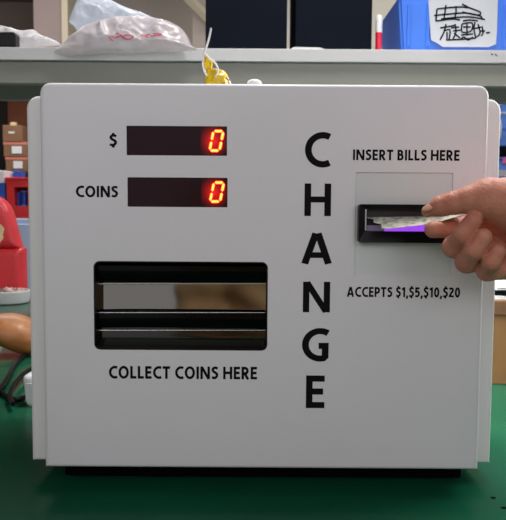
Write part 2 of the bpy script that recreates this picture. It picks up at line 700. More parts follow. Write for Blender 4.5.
def pillow(outl, Y, tf, tb, amp=.006, fr=25, rings=16, seed=0, sub=4, power=.5):
    """crumpled body with a given front outline (photo measurements), bulging tf forwards and tb backwards from plane Y"""
    pts = [at(px, py, Y) for px, py in outl]
    P = [Vector((p.x, 0, p.z)) for p in pts]
    n = len(P)
    out = []
    for i in range(n):
        a, b, c_, d = P[i - 1], P[i], P[(i + 1) % n], P[(i + 2) % n]
        for k in range(sub):
            t = k / sub
            q = .5 * ((2 * b) + (c_ - a) * t + (2 * a - 5 * b + 4 * c_ - d) * t * t + (3 * b - a - 3 * c_ + d) * t ** 3)
            out.append(q * .6 + b.lerp(c_, t) * .4)
    cen = sum(out, Vector()) / len(out)
    bm = nb()
    N = len(out)
    off = Vector((seed * 3.1, seed * 1.7, seed))

    def vert(s, q, side):
        p = cen.lerp(q, s)
        h = (1 - s ** 2.2) ** power
        cr = noise.ridged_multi_fractal(p * fr + off, 1.0, 2.1, 4, 1.0, 2.0) - 1.0
        w = noise.noise(p * fr * .4 + off * 2)
        T = tf if side < 0 else tb
        e = min(1, (1 - s) * 4)
        y = Y + side * (T * h * (1 + .35 * w)) + (cr * amp) * e * (-1 if side < 0 else 1) * .6
        return bm.verts.new((p.x + amp * .5 * e * w, y, p.z + amp * .6 * e * cr))
    for side in (-1, 1):
        c0 = vert(0, cen, side)
        prev = None
        for r in range(1, rings + 1):
            s = r / rings
            if r == rings:
                if side < 0:
                    rim = [bm.verts.new((q.x, Y, q.z)) for q in out]
                ring = rim
            else:
                ring = [vert(s, q, side) for q in out]
            for k in range(N):
                j = (k + 1) % N
                if prev is None:
                    bm.faces.new((c0, ring[k], ring[j]))
                else:
                    bm.faces.new((prev[k], ring[k], ring[j], prev[j]))
            prev = ring
    return bm


def bvh_of(o):
    me = o.data
    off = WL[o]
    return BVHTree.FromPolygons([v.co + off for v in me.vertices], [p.vertices[:] for p in me.polygons])


def stroke(bm, pts3, nrm, w):
    """flat ribbon through 3-D points lying on a surface"""
    L_, R_ = [], []
    n = len(pts3)
    for i, p in enumerate(pts3):
        t = (pts3[min(i + 1, n - 1)] - pts3[max(i - 1, 0)])
        if t.length < 1e-7:
            t = Vector((1, 0, 0))
        t.normalize()
        s = t.cross(nrm)
        s.normalize()
        L_.append(bm.verts.new(p + s * w))
        R_.append(bm.verts.new(p - s * w))
    for i in range(n - 1):
        bm.faces.new((L_[i], L_[i + 1], R_[i + 1], R_[i]))


def pbox(bm, px0, px1, py0, py1, Y, depth, bev=.002, seg=2):
    """box whose front face fills the measured rectangle on plane Y"""
    a, b = at(px0, (py0 + py1) / 2, Y), at(px1, (py0 + py1) / 2, Y)
    t, u = at((px0 + px1) / 2, py0, Y), at((px0 + px1) / 2, py1, Y)
    box(bm, a.x, b.x, Y, Y + depth, u.z, t.z, bev, seg)
    return a.x, b.x, u.z, t.z


# ================================================================ the room
FZ, CZ = -0.75, 2.5
XL, XR, YB, YF = -3.2, 3.2, 5.2, -2.2


def struct(name, bm, m):
    o = link(name, bm, m)
    o['kind'] = 'structure'
    return o


struct('floor', box(nb(), XL - .1, XR + .1, YF, YB + .1, FZ - .1, FZ), M['floor'])
struct('ceiling', box(nb(), XL - .1, XR + .1, YF, YB + .1, CZ, CZ + .1), M['ceiling'])
struct('wall_back', box(nb(), XL, XR, YB, YB + .1, FZ, CZ), M['wall'])
struct('wall_left', box(nb(), XL - .1, XL, YF, YB, FZ, CZ), M['wall'])
struct('wall_right', box(nb(), XR, XR + .1, YF, YB, FZ, CZ), M['wall'])
# tall frosted daylight window on the back wall, right side
wx0, wx1, wz0, wz1 = .95, 3.05, .95, 2.25
M['daylight'] = mat('frosted_daylight_glass', srgb(120, 114, 100), .5, emit=(.95, .88, .74, 1), estr=.45)
wf = struct('window_1', ring_prism(nb(), [(wx0 - .06, wz0 - .06), (wx1 + .06, wz0 - .06), (wx1 + .06, wz1 + .06), (wx0 - .06, wz1 + .06)],
                                   [(wx0, wz0), (wx1, wz0), (wx1, wz1), (wx0, wz1)], YB - .05, YB - .002), M['pillar'])
link('window_pane', box(nb(), wx0, wx1, YB - .03, YB - .02, wz0, wz1), M['daylight'], wf)
for k in range(1, 4):
    x_ = wx0 + (wx1 - wx0) * k / 4
    link('window_bar', box(nb(), x_ - .02, x_ + .02, YB - .048, YB - .031, wz0, wz1), M['pillar'], wf)
# pillar with a cream corner strip, dark panelled recess left of it, a roof bracket
a, b, c = at(33, 20, 4.4), at(62, 20, 4.4), at(68.5, 20, 4.4)
struct('trim_1', box(nb(), a.x, b.x, 4.4, 4.9, FZ, CZ, .01), M['pillar'])
struct('trim_2', box(nb(), b.x, c.x, 4.38, 4.9, FZ, CZ, .004), M['cream'])
bm = nb()
box(bm, XL, a.x, 5.0, 5.19, FZ, CZ)
for k in range(5):
    z = .9 + k * .34
    box(bm, XL, a.x, 4.97, 5.0, z, z + .05)
struct('trim_3', bm, M['wall_dark'])
# sloping roof brace and its post seen above the shelf
bm = nb()
p0, p1 = at(176, -14, 4.6), at(208, 18, 4.6)
tube(bm, [p0 + (p0 - p1) * 3, p1 + (p1 - p0) * .2], .035, 4)
struct('trim_4', bm, M['cream'])
bm = nb()
p = at(199, 0, 4.7)
box(bm, p.x - .05, p.x + .05, 4.7, 4.85, FZ, CZ, .005)
struct('trim_5', bm, M['wall'])

a, b = at(282, 20, 5.0), at(299, 20, 5.0)
struct('trim_6', box(nb(), a.x, b.x, 5.0, 5.19, FZ, CZ, .005), mat('white_post', srgb(232, 228, 216), .6, var=.03))

# ================================================================ bench
TBX0, TBX1, TBY0, TBY1 = -1.15, .90, -.60, 1.50
t = thing('workbench', (0, .4, FZ), 'long workbench with a glossy dark green top under the machine', 'table')
link('tabletop', box(nb(), TBX0, TBX1, TBY0, TBY1, -.035, 0, .004), M['table'], t)
link('apron', box(nb(), TBX0 + .06, TBX1 - .06, TBY0 + .06, TBY1 - .06, -.095, -.035), M['grey_steel'], t)
for sx in (TBX0 + .08, TBX1 - .08):
    for sy in (TBY0 + .08, TBY1 - .08):
        link('leg', box(nb(), sx - .03, sx + .03, sy - .03, sy + .03, FZ, -.095, .004), M['grey_steel'], t)

# overhead shelf across the bench
SY0 = 0.80
z_top = at(253, 48.5, SY0).z
z_bot = at(253, 61.5, SY0).z
SD = .27
t = thing('overhead_shelf', (0, SY0 + SD / 2, 0), 'long pale grey overhead shelf board on posts running behind the machine', 'shelf')
link('shelf_board', box(nb(), -1.1, .88, SY0, SY0 + SD, z_bot, z_top, .0015), M['shelf'], t)
zbm = at(253, 84.8, SY0 + .010).z
link('front_beam', box(nb(), -1.1, .88, SY0 + .010, SY0 + .035, zbm, z_bot - .0012, .001), M['grey_beam'], t, label='grey steel beam under the board edge')
link('rear_beam', box(nb(), -1.1, .88, SY0 + SD - .03, SY0 + SD - .005, zbm, z_bot - .0012, .001), M['grey_beam'], t)
for sx in (-1.06, .84):
    for sy in (SY0 + .03, SY0 + SD - .03):
        link('post', box(nb(), sx - .02, sx + .02, sy - .02, sy + .02, 0, zbm - .0004, .002), M['grey_steel'], t)
# tiny ink marks on the board edge
bm = nb()
for (ax_, ay_, bx_, by_) in ((491, 53.5, 493, 55), (495, 54, 497, 56)):
    stroke(bm, [at(ax_, ay_, SY0 - .0006), at(bx_, by_, SY0 - .0006)], Vector((0, -1, 0)), .0011)
link('ink_mark', bm, M['ink'], t)

# ================================================================ the machine
MC = at(263, 280).x
X0, X1 = MC - .2222, MC + .2222
ZT = at(263, 83.5).z
ZB = at(263, 469).z
HX0, HX1 = MC - .2462, MC + .2462
HY = .030
HZT = at(263, 96.5, HY).z
HZB = at(263, 463.5, HY).z
machine = thing('change_machine', (MC, .12, 0), 'white metal coin change machine with red digits and vertical CHANGE lettering', 'change machine')


def fx(px, py):
    return at(px, py).x


def fz(px, py):
    return at(px, py).z


# measured openings in the front face
TRAY = (fx(94, 306), fx(267.5, 306), fz(180, 350), fz(180, 261.5))
WIN = (fx(355, 225), fx(452, 225), fz(403, 277), fz(403, 172.5))
DISP = [(fx(126.5, 140), fx(227, 140), fz(177, 155.5), fz(177, 126)),
        (fx(127.5, 192), fx(227.5, 192), fz(177, 207), fz(177, 177.5))]

bm = nb()
box(bm, X0, X1, 0, HY + .004, ZB, ZT)
bm.edges.ensure_lookup_table()
es = [e for e in bm.edges if all(abs(v.co.z - ZT) < 1e-6 for v in e.verts) and abs(e.verts[0].co.x - e.verts[1].co.x) < 1e-6]
bmesh.ops.bevel(bm, geom=es, offset=.011, segments=6, affect='EDGES', profile=.5)
es = [e for e in bm.edges if all(abs(v.co.y) < 1e-6 for v in e.verts)]
top = [e for e in es if all(v.co.z > ZB + .02 for v in e.verts) or True]
bmesh.ops.bevel(bm, geom=top, offset=.0045, segments=4, affect='EDGES', profile=.5)
cutters = [prism(nb(), rrect(*TRAY, .006), -.02, .028), prism(nb(), rrect(*WIN, .0015), -.02, .0030)]
for d in DISP:
    cutters.append(prism(nb(), rrect(*d, .0006, 2), -.02, .004))
cover = cut(bm, cutters)
link('front_cover', cover, M['white_metal'], machine, smooth=35)

bm = nb()
box(bm, HX0, HX1, HY + .004, .26, HZB, HZT)
es = [e for e in bm.edges if all(abs(v.co.z - HZT) < 1e-6 for v in e.verts) and abs(e.verts[0].co.x - e.verts[1].co.x) < 1e-6]
bmesh.ops.bevel(bm, geom=es, offset=.013, segments=6, affect='EDGES', profile=.5)
es = [e for e in bm.edges if all(abs(v.co.y - HY - .004) < 1e-6 for v in e.verts)]
bmesh.ops.bevel(bm, geom=es, offset=.004, segments=4, affect='EDGES', profile=.5)
link('housing', bm, M['housing'], machine, smooth=35)
link('plinth', box(nb(), X0 + .012, X1 - .008, .030, .245, .004, HZB + .002, .002), M['rubber'], machine)
for sx in (X0 + .04, X1 - .04):
    for sy in (.055, .22):
        bm = lathe(nb(), [(.013, 0), (.014, .002), (.014, .006)], (sx, sy, 0), 20)
        link('rubber_foot', bm, M['rubber'], machine)

# lettering
def letters(s, px0, px1, py0, py1, bold, roll=None):
    cx, cy = (px0 + px1) / 2, (py0 + py1) / 2
    r = math.tan(ROLL) if roll is None else roll
    bm_ = text_mesh(s, fx(px0, cy), fx(px1, cy), fz(cx, py1), fz(cx, py0), -.00005, bold)
    return link('lettering', bm_, M['ink'], machine, label='black printed ' + (s.lower() if len(s) > 1 else 'letter ' + s) + ' lettering' if s != '$' else 'black printed dollar sign')


BO = 1.0
letters('$', 109.5, 117, 133, 147.5, BO)
letters('COINS', 76, 118, 185.5, 197.5, BO)
letters('INSERT BILLS HERE', 353, 459.5, 149.5, 161, BO)
letters('ACCEPTS $1,$5,$10,$20', 347, 460, 286, 299, BO)
letters('COLLECT COINS HERE', 109, 257, 366, 379.5, BO)
for ch, q in (('C', (305, 331, 132, 167.5)), ('H', (304.5, 331, 183.5, 216)), ('A', (301.5, 332, 232.5, 264.5)),
              ('N', (303, 330, 281, 313)), ('G', (302, 329.5, 328, 361.5)), ('E', (306, 324.5, 375.5, 408))):
    letters(ch, *q, .91)

# digit displays
def seg_outline(a, b, w):
    """elongated hexagon between two (x, z) points"""
    a, b = Vector(a), Vector(b)
    t = (b - a).normalized()
    s = Vector((-t.y, t.x)) * w
    return [a, a + t * w + s, b - t * w + s, b, b - t * w - s, a + t * w - s]


for (x0, x1, z0, z1), (dx0, dx1, dy0, dy1) in zip(DISP, ((208.5, 225, 129, 152.5), (209, 225.5, 180.5, 203.5))):
    d = link('display', prism(nb(), rrect(x0, x1, z0, z1, .0006, 2), .0020, .0038), M['display'], machine, label='dark red display window with a glowing zero')
    cxp, cyp = (dx0 + dx1) / 2, (dy0 + dy1) / 2
    l, r, lo, hi = fx(dx0 + 1, cyp), fx(dx1 - 1, cyp), fz(cxp, dy1 - .5), fz(cxp, dy0 + .5)
    mid = (lo + hi) / 2
    sl = .0022
    sk = lambda x, z: (x + sl * (z - mid) / (hi - mid) - .0008, z)
    w = .00115
    l2, r2, lo2, hi2 = l + .0028, r - .0018, lo + .0015, hi - .0015
    g = .0007
    segs = [((l2 + g, hi2), (r2 - g, hi2)), ((l2 + g, lo2), (r2 - g, lo2)),
            ((l2, mid + g), (l2, hi2 - g)), ((l2, lo2 + g), (l2, mid - g)), ((r2, mid + g), (r2, hi2 - g)), ((r2, lo2 + g), (r2, mid - g))]
    b1, b2 = nb(), nb()
    for a_, b_ in segs:
        o1 = [(p.x, p.y) for p in seg_outline(sk(*a_), sk(*b_), w)]
        prism(b1, o1, .0006, .0010)
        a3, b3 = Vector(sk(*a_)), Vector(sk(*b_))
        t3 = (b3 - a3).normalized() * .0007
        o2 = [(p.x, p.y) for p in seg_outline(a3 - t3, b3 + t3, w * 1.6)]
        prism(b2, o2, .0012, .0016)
    gx, gz = (l + r) / 2 - .0004, mid
    link('painted_glow', prism(nb(), rrect(max(l - .009, x0 + .001), x1 - .0004, z0 + .0004, z1 - .0004, .0006, 2), .0018, .0020), M['glow'], d, label='painted red halo of the digit on the display window')  # halo of the digit put in as a radial emissive gradient
    dg_ = link('digit', b1, M['digit'], d, label='glowing orange red zero')
    link('digit_halo', b2, M['digit_halo_glow'], d)  # red halo round the segments, modelled as wider glowing strokes

# bill acceptor: recessed plate, black bezel, lit slot
link('acceptor_plate', prism(nb(), rrect(*WIN, .0015), .0018, .0029), M['plate'], machine, label='pale grey recessed plate around the bill slot')
bz = (fx(357.5, 223), fx(451, 223), fz(404, 242.5), fz(404, 204.5))
sl_ = (fx(364, 220), fx(445, 220), fz(404, 231.5), fz(404, 209))
bm = nb()
n_ = 5
ring_prism(bm, rrect(*bz, .0025, n_), rrect(*sl_, .0008, n_), -.009, .0018, -.0065)
bez = link('bill_slot', bm, M['black'], machine, smooth=30, label='black bezel of the bill slot')
link('slot_back', box(nb(), sl_[0], sl_[1], .0008, .0017, sl_[2], sl_[3]), M['slot'], bez)
xa, xb = fx(366, 228), fx(430, 228)
zb_ = sl_[2]
link('violet_light', box(nb(), fx(384, 228), sl_[1] - .003, -.0022, .0007, zb_ + .0003, fz(404, 225.0)), M['purple'], bez, label='violet glowing light strip in the slot')
link('dim_light', box(nb(), fx(366.5, 228), fx(384, 228), -.0018, .0007, zb_ + .0003, fz(404, 225.5)), M['purple_dim'], bez, label='pale lilac end of the slot light')
link('guide_strip', box(nb(), fx(363.6, 220), fx(365.4, 220), -.0062, .0007, zb_ + .001, sl_[3] - .0004), M['clear_guide'], bez, label='pale clear guide strip')

# coin tray
x0, x1, z0, z1 = TRAY
tray = link('coin_tray', ring_prism(nb(), rrect(x0, x1, z0, z1, .006), rrect(x0 + .0012, x1 - .0012, z0 + .0012, z1 - .0012, .005), -.0004, .028), M['black'], machine, smooth=30,
            label='recessed coin tray with polished steel lining')
link('tray_back', box(nb(), x0 + .001, x1 - .001, .0265, .0275, z0 + .001, z1 - .001), M['gloss_black'], tray)


def band(name, py0, py1, ytop, ybot, bulge, m, parent, tilt=0, xin=.0013, sag=0.0, label=None):
    """horizontal strip, curved in section: bulge < 0 comes towards the viewer"""
    bm_ = nb()
    rows, colsn = 9, 25
    za, zb = fz(180, py0), fz(180, py1)
    g_ = []
    for i in range(rows):
        u = i / (rows - 1)
        y = ytop + (ybot - ytop) * u + bulge * math.sin(math.pi * u)
        row = []
        for k in range(colsn):
            v = k / (colsn - 1)
            row.append(bm_.verts.new((x0 + xin + (x1 - x0 - 2 * xin) * v, y, za + (zb - za) * u - sag * (2 * v - 1) ** 4 + sag * .3)))
        g_.append(row)
    for i in range(rows - 1):
        for k in range(colsn - 1):
            bm_.faces.new((g_[i][k], g_[i][k + 1], g_[i + 1][k + 1], g_[i + 1][k]))
    ex = bmesh.ops.extrude_face_region(bm_, geom=list(bm_.faces))
    for v_ in ex['geom']:
        if isinstance(v_, bmesh.types.BMVert):
            v_.co.y += .0012
    return link(name, bm_, m, parent, smooth=40, label=label)


band('top_lip', 262.6, 266.3, .010, .004, 0, M['mirror'], tray, label='bright steel lip at the top of the tray')
band('upper_bar', 266.5, 283.5, .008, .012, -.001, M['gloss_black'], tray, label='gloss black upper bar of the tray')
band('mirror_panel', 284.2, 312.5, .0200, .0195, 0, M['mirror'], tray, label='mirror polished back of the tray')
band('lower_bar', 313.0, 330.0, .010, .012, -.001, M['gloss_black'], tray, sag=.0008, label='gloss black lower bar of the tray')
band('tray_floor', 330.5, 349.0, .0165, .0168, -.0008, M['mirror_dark'], tray, label='dark polished lower lip of the tray')
for pyl in (284.0, 312.7, 330.3):
    p, q = at(95.5, pyl, .0095), at(266, pyl, .0095)
    bm = nb()
    tube(bm, [p + Vector((.001, 0, 0)), q - Vector((.001, 0, 0))], .0006, 8)
    link('edge_strip', bm, M['steel'], tray)

# ================================================================ on top of the machine
# yellow tag bundle with a white cable tie
TY = .075
zt = HZT
p = at(217, 76, TY)
c = Vector((p.x, TY, zt))
t = thing('tag_bundle', (c.x, c.y, c.z), 'shiny yellow plastic tag bundle with a white cable tie on top of the machine', 'tag')
sc = .775 / 700
bm = pillow([(205, 72), (209, 69), (216, 68.5), (223, 70), (228, 75), (229.5, 82), (228, 89), (219, 93), (208, 93), (205, 84)], TY, .012, .012, .003, 120, 10, 4)
zmin = min(v.co.z for v in bm.verts)
for v in bm.verts:
    if v.co.z < zt + .0005:
        v.co.z = zt + .0005
link('tag', bm, M['yellow'], t, smooth=60)
bm = pillow([(203, 56), (206, 53), (210, 57), (213, 64), (211, 71), (206, 73), (204, 66)], TY - .002, .004, .004, .002, 140, 8, 9)
link('tag', bm, M['yellow'], t, smooth=60)
bm = nb()
loop = [(211, 28), (209, 38), (206, 48), (203, 58), (203.5, 68), (208, 76), (215, 77), (218, 70), (215, 63), (209, 58), (205, 54)]
tube(bm, smooth_path([at(px, py, TY - .012 + .004 * (i % 3 == 2)) for i, (px, py) in enumerate(loop)], 6), .0011, 8)
link('cable_tie', bm, M['white_plastic'], t, smooth=60, label='white plastic cable tie')
bm = nb()
for px, py in ((229, 80), (226, 85)):
    tube(bm, smooth_path([at(px - 3, py - 2, TY - .013), at(px, py, TY - .016), at(px + 1, py + 3, TY - .012)], 5), .001, 8)
link('wire_end', bm, M['steel'], t, smooth=60)
# white knob on the top of the machine
p = at(254.5, 84, .06)
r_ = 8 * .76 / 700
kh = at(254.5, 79.2, .06).z - HZT
bm = lathe(nb(), [(r_ * .8, 0), (r_ * .85, kh * .5), (r_ * 1.02, kh * .6), (r_ * .98, kh * .78), (r_ * .8, kh * .91), (r_ * .45, kh * .98), (.0005, kh)], (p.x, .06, HZT), 28)
link('knob', bm, M['white_plastic'], machine, smooth=40, label='small round white knob on the top')

# ================================================================ banknote
def bill_pt(u, v):
    """u across from left to right, v from inside the slot (0) to the near edge (1)"""
    far = at(368 + 74 * u, 217.2 - 1.2 * u, -.003)
    nl, nr = at(387.5, 229.5, -.040), at(461.5, 215.0, -.062)
    near = nl.lerp(nr, u)
    near.z -= .0022 * math.sin(math.pi * u ** 1.3)
    p = far.lerp(near, v)
    zz_ = abs((v * 2.5 + .5) % 1 - .5) * 2 - .5        # sharp creases of the crumpled end
    p.x += .0040 * zz_ * (1 - u) ** 4
    p.z += .0022 * zz_ * (1 - u) ** 2 * v + .0006 * math.sin(u * 17 + v * 6) * v * (1 - v) * 4
    return p


bm = nb()
NU, NV = 40, 24
g_ = [[bm.verts.new(bill_pt(i / NU, j / NV)) for j in range(NV + 1)] for i in range(NU + 1)]
for i in range(NU):
    for j in range(NV):
        bm.faces.new((g_[i][j], g_[i + 1][j], g_[i + 1][j + 1], g_[i][j + 1]))
ex = bmesh.ops.extrude_face_region(bm, geom=list(bm.faces))
for v_ in ex['geom']:
    if isinstance(v_, bmesh.types.BMVert):
        v_.co.z -= .00045
bill = link('banknote', bm, M['bill'], smooth=60)
tag(bill, 'crumpled pale green banknote pinched by the hand and entering the slot', 'banknote')

# ================================================================ person
def hp(px, py, Y):
    p = at(px, py, Y)
    return (p.x, p.y, p.z)


def R(px, Y):
    return px * (Y + .70) / 700


def ch(*q):
    return [(hp(px, py, Y), R(r, Y)) for px, py, Y, r in q]


WR = Vector(hp(568, 226, -.085))
ELB = Vector((.565, -.115, .255))
thumb = ch((427.5, 211.5, -.064, 6.0), (440.5, 206.0, -.070, 9.6), (453, 203, -.075, 10.8), (470, 199.8, -.080, 13.2), (488, 199, -.082, 20.5), (512, 204.5, -.082, 29.5))
index = ch((433, 229.5, -.052, 8.6), (450, 228.3, -.050, 9.4), (474, 225.5, -.046, 11.4), (512, 232, -.048, 14))
middle = ch((473.5, 220, -.088, 8.6), (463, 234, -.084, 9.6), (453.5, 247, -.066, 10.6), (505, 245, -.046, 13))
ring = ch((483.5, 237, -.092, 8.8), (474, 250, -.088, 9.8), (466.5, 262.0, -.070, 10.8), (510, 256, -.050, 13))
pinky = ch((498, 251.5, -.093, 8.0), (491.5, 262, -.090, 9.0), (487, 271.0, -.074, 9.8), (520, 266, -.056, 13))
palm_pts = ch((512, 238, -.048, 16), (545, 228, -.066, 30), (575, 226, -.085, 30))
web = ch((484, 224, -.052, 10), (498, 226, -.054, 13), (525, 226, -.062, 20))
heel = ch((515, 262, -.064, 17), (548, 246, -.074, 24))


def hand_sdf(P):
    pa = chain_d(P, palm_pts, .006)
    pa = smin(pa, chain_d(P, heel, .004), .006)
    pa = smin(pa, chain_d(P, web, .004), .006)
    pa = smin(pa, cone_d(P, WR, WR.lerp(ELB, .5), R(29, -.085), .036), .01)
    th = chain_d(P, thumb, .004)
    d = smin(pa, th, .005)
    fs = None
    for f_ in (index, middle, ring, pinky):
        e = chain_d(P, f_, .0035)
        fs = e if fs is None else smin(fs, e, .0006)
    return smin(d, fs, .0012)


lo = np.array([hp(415, 290, -.07)[0], -.24, .20])
hi = np.array([.40, -.015, .36])
handm = surface_nets(hand_sdf, lo, hi, .00135)

def local(P, c, yaw):
    """P seen from a head at c whose face looks along -y turned by yaw"""
    q = P - np.array(c, np.float32)
    ca, sa = math.cos(-yaw), math.sin(-yaw)
    return np.stack([q[..., 0] * ca - q[..., 1] * sa, q[..., 0] * sa + q[..., 1] * ca, q[..., 2]], -1)


def head_sdf(P, c, yaw):
    q = local(P, c, yaw)
    d = cone_d(q, (0, .015, .03), (0, -.005, .035), .093, .085)
    d = smin(d, cone_d(q, (0, -.03, -.06), (0, -.045, -.085), .058, .035), .03)
    d = smin(d, cone_d(q, (0, -.088, .012), (0, -.108, -.018), .009, .013), .008)
    for s_ in (-1, 1):
        d = smin(d, cone_d(q, (s_ * .084, .01, .0), (s_ * .090, .018, .03), .011, .015), .006)
        d = np.maximum(d, -cone_d(q, (s_ * .033, -.098, .018), (s_ * .034, -.098, .018), .014, .014))
        d = smin(d, cone_d(q, (s_ * .018, -.092, .036), (s_ * .048, -.082, .036), .008, .006), .006)
    d = smin(d, cone_d(q, (-.022, -.084, -.050), (.022, -.084, -.050), .009, .009), .004)
    return d


def hair_sdf(P, c, yaw):
    q = local(P, c, yaw)
    return np.maximum(cone_d(q, (0, .018, .033), (0, .002, .045), .109, .099), -cone_d(q, (0, -.11, -.07), (0, -.11, .03), .088, .078))


def eyes(person_, c, yaw):
    for s_ in (-1, 1):
        v = Matrix.Rotation(yaw, 3, 'Z') @ Vector((s_ * .033, -.0715, .018)) + Vector(c)
        bm_ = nb()
        bmesh.ops.create_uvsphere(bm_, u_segments=16, v_segments=10, radius=.0115)
        for w_ in bm_.verts:
            w_.co += v
        link('eye', bm_, M['white_plastic'], person_, smooth=0)
        v2 = Matrix.Rotation(yaw, 3, 'Z') @ Vector((s_ * .033, -.0795, .018)) + Vector(c)
        bm_ = nb()
        bmesh.ops.create_uvsphere(bm_, u_segments=12, v_segments=8, radius=.0052)
        for w_ in bm_.verts:
            w_.co = w_.co * .9 + v2
        link('iris', bm_, M['ink'], person_, smooth=0)


def cones(P, L_, k0=.02):
    d = None
    for q in L_:
        e = cone_d(P, *q[:4])
        d = e if d is None else smin(d, e, q[4] if len(q) > 4 else k0)
    return d


# --- the person standing at the right end of the bench, right arm reaching to the slot
SHO = Vector((.84, -.005, .47))
HEAD2, YAW2 = (.93, -.185, .735), math.radians(-90)
torso2 = [((1.10, -.20, .05), (1.02, -.20, .36), .125, .125), ((1.10, -.27, .02), (1.10, -.13, .02), .12, .12, .05),
          ((.93, -.34, .47), (.90, -.05, .47), .085, .085, .06), ((.95, -.19, .52), (.94, -.19, .64), .055, .05, .03),
          ((.92, -.06, .47), SHO, .075, .062, .05)]
arm2 = [(SHO, ELB, .052, .042, .02), (ELB, WR.lerp(ELB, .42), .042, .034, .015)]
larm2 = [((.93, -.36, .46), (1.00, -.44, .19), .054, .043, .03), ((1.00, -.44, .19), (.93, -.42, -.04), .042, .03, .015), ((.93, -.42, -.04), (.93, -.42, -.07), .03, .028, .012)]
legs2 = []
for s_ in (-1, 1):
    y_ = -.20 + s_ * .10
    legs2 += [((1.10, -.20 + s_ * .07, 0), (1.08, y_, -.36), .095, .062, .04), ((1.08, y_, -.36), (1.12, y_, -.66), .06, .042, .02), ((1.13, y_, -.70), (.97, y_, -.716), .042, .034, .02)]


def body2_sdf(P):
    d = cones(P, torso2 + arm2 + larm2 + legs2)
    return smin(d, head_sdf(P, HEAD2, YAW2), .015)


def quilt(P):
    return .004 * np.sin(P[..., 2] * 95 + 2.5 * np.sin(P[..., 0] * 14)) + .0025 * np.sin(P[..., 0] * 70 + P[..., 2] * 40)


grow = lambda L_, g: [(q[0], q[1], q[2] + g, q[3] + g) + tuple(q[4:]) for q in L_]
bm = nb()
bm.from_mesh(surface_nets(body2_sdf, (.36, -.52, -.77), (1.28, .10, .95), .012))
bm.from_mesh(handm)
person = link('person', bm, M['skin'], smooth=0)
tag(person, 'person standing at the right whose bare hand pushes the banknote into the slot', 'person')
jk = grow(torso2[:3] + torso2[4:], .022) + [(SHO, ELB, .072, .060, .02), (ELB, WR.lerp(ELB, .52), .060, .048, .015)] + grow(larm2[:1], .02) + [((1.00, -.44, .19), (.935, -.42, -.02), .062, .047, .015)]
link('jacket', surface_nets(lambda P: cones(P, jk) + .4 * quilt(P), (.36, -.56, -.2), (1.32, .14, .60), .010), M['navy_cloth'], person, smooth=0, label='dark blue grey jacket')
link('trousers', surface_nets(lambda P: np.maximum(cones(P, grow(legs2, .009)), -.68 - P[..., 2]), (.90, -.48, -.70), (1.28, .08, .14), .012), M['trousers'], person, smooth=0, label='dark trousers')
link('hair', surface_nets(lambda P: hair_sdf(P, HEAD2, YAW2), (.78, -.34, .56), (1.10, -.04, .92), .009), M['hair'], person, smooth=0, label='short black hair')
eyes(person, HEAD2, YAW2)


def add_hand(o, wrist, rot, mirror):
    """join a loosely closed hand (same anatomy) to the figure's body mesh"""
    b_ = nb()
    b_.from_mesh(o.data)
    n0 = len(b_.verts)
    b_.from_mesh(handm)
    b_.verts.ensure_lookup_table()
    new = b_.verts[n0:]
    kill = [v for v in new if v.co.x > WR.x + .06]
    for v in new:
        q = v.co - WR
        if mirror:
            q.y = -q.y
        v.co = rot @ q + Vector(wrist) - WL[o]
    bmesh.ops.delete(b_, geom=kill, context='VERTS')
    bmesh.ops.recalc_face_normals(b_, faces=b_.faces)
    b_.to_mesh(o.data)
    b_.free()
    o.data.shade_smooth()


add_hand(person, (.93, -.42, -.07), Matrix.Rotation(math.radians(-90), 3, 'Y'), True)

# --- the photographer in the tan jacket, seated before the bench: what the polished tray mirrors
PX = .088
HEAD1, YAW1 = (PX - .01, -.93, .545), math.radians(180)
torso1 = [((PX, -.95, -.18), (PX, -.95, .12), .13, .12), ((PX - .08, -.95, -.18), (PX + .08, -.95, -.18), .12, .12, .05),
          ((PX - .13, -.95, .27), (PX + .13, -.95, .27), .09, .09, .06), ((PX, -.95, .30), (PX - .005, -.94, .45), .055, .05, .03)]
arms1, sleeves1 = [], []
for s_ in (-1, 1):
    sh, el, ha = (PX + s_ * .19, -.95, .28), (PX + s_ * .222, -.96, .0), (PX + s_ * .14, -.79, -.055)
    arms1 += [(sh, el, .055, .042, .03), (el, (PX + s_ * .16, -.83, -.045), .042, .030, .015)]
    sleeves1 += [(sh, el, .075, .06, .03), (el, (PX + s_ * .155, -.82, -.045), .06, .046, .015)]
legs1 = []
for s_ in (-1, 1):
    kx = PX + s_ * .11
    legs1 += [((PX + s_ * .08, -.95, -.2), (kx, -.52, -.19), .085, .06, .04), ((kx, -.52, -.19), (kx, -.56, -.66), .058, .04, .02), ((kx, -.57, -.705), (kx, -.40, -.715), .042, .034, .02)]


def body1_sdf(P):
    return smin(cones(P, torso1 + arms1 + legs1), head_sdf(P, HEAD1, YAW1), .015)


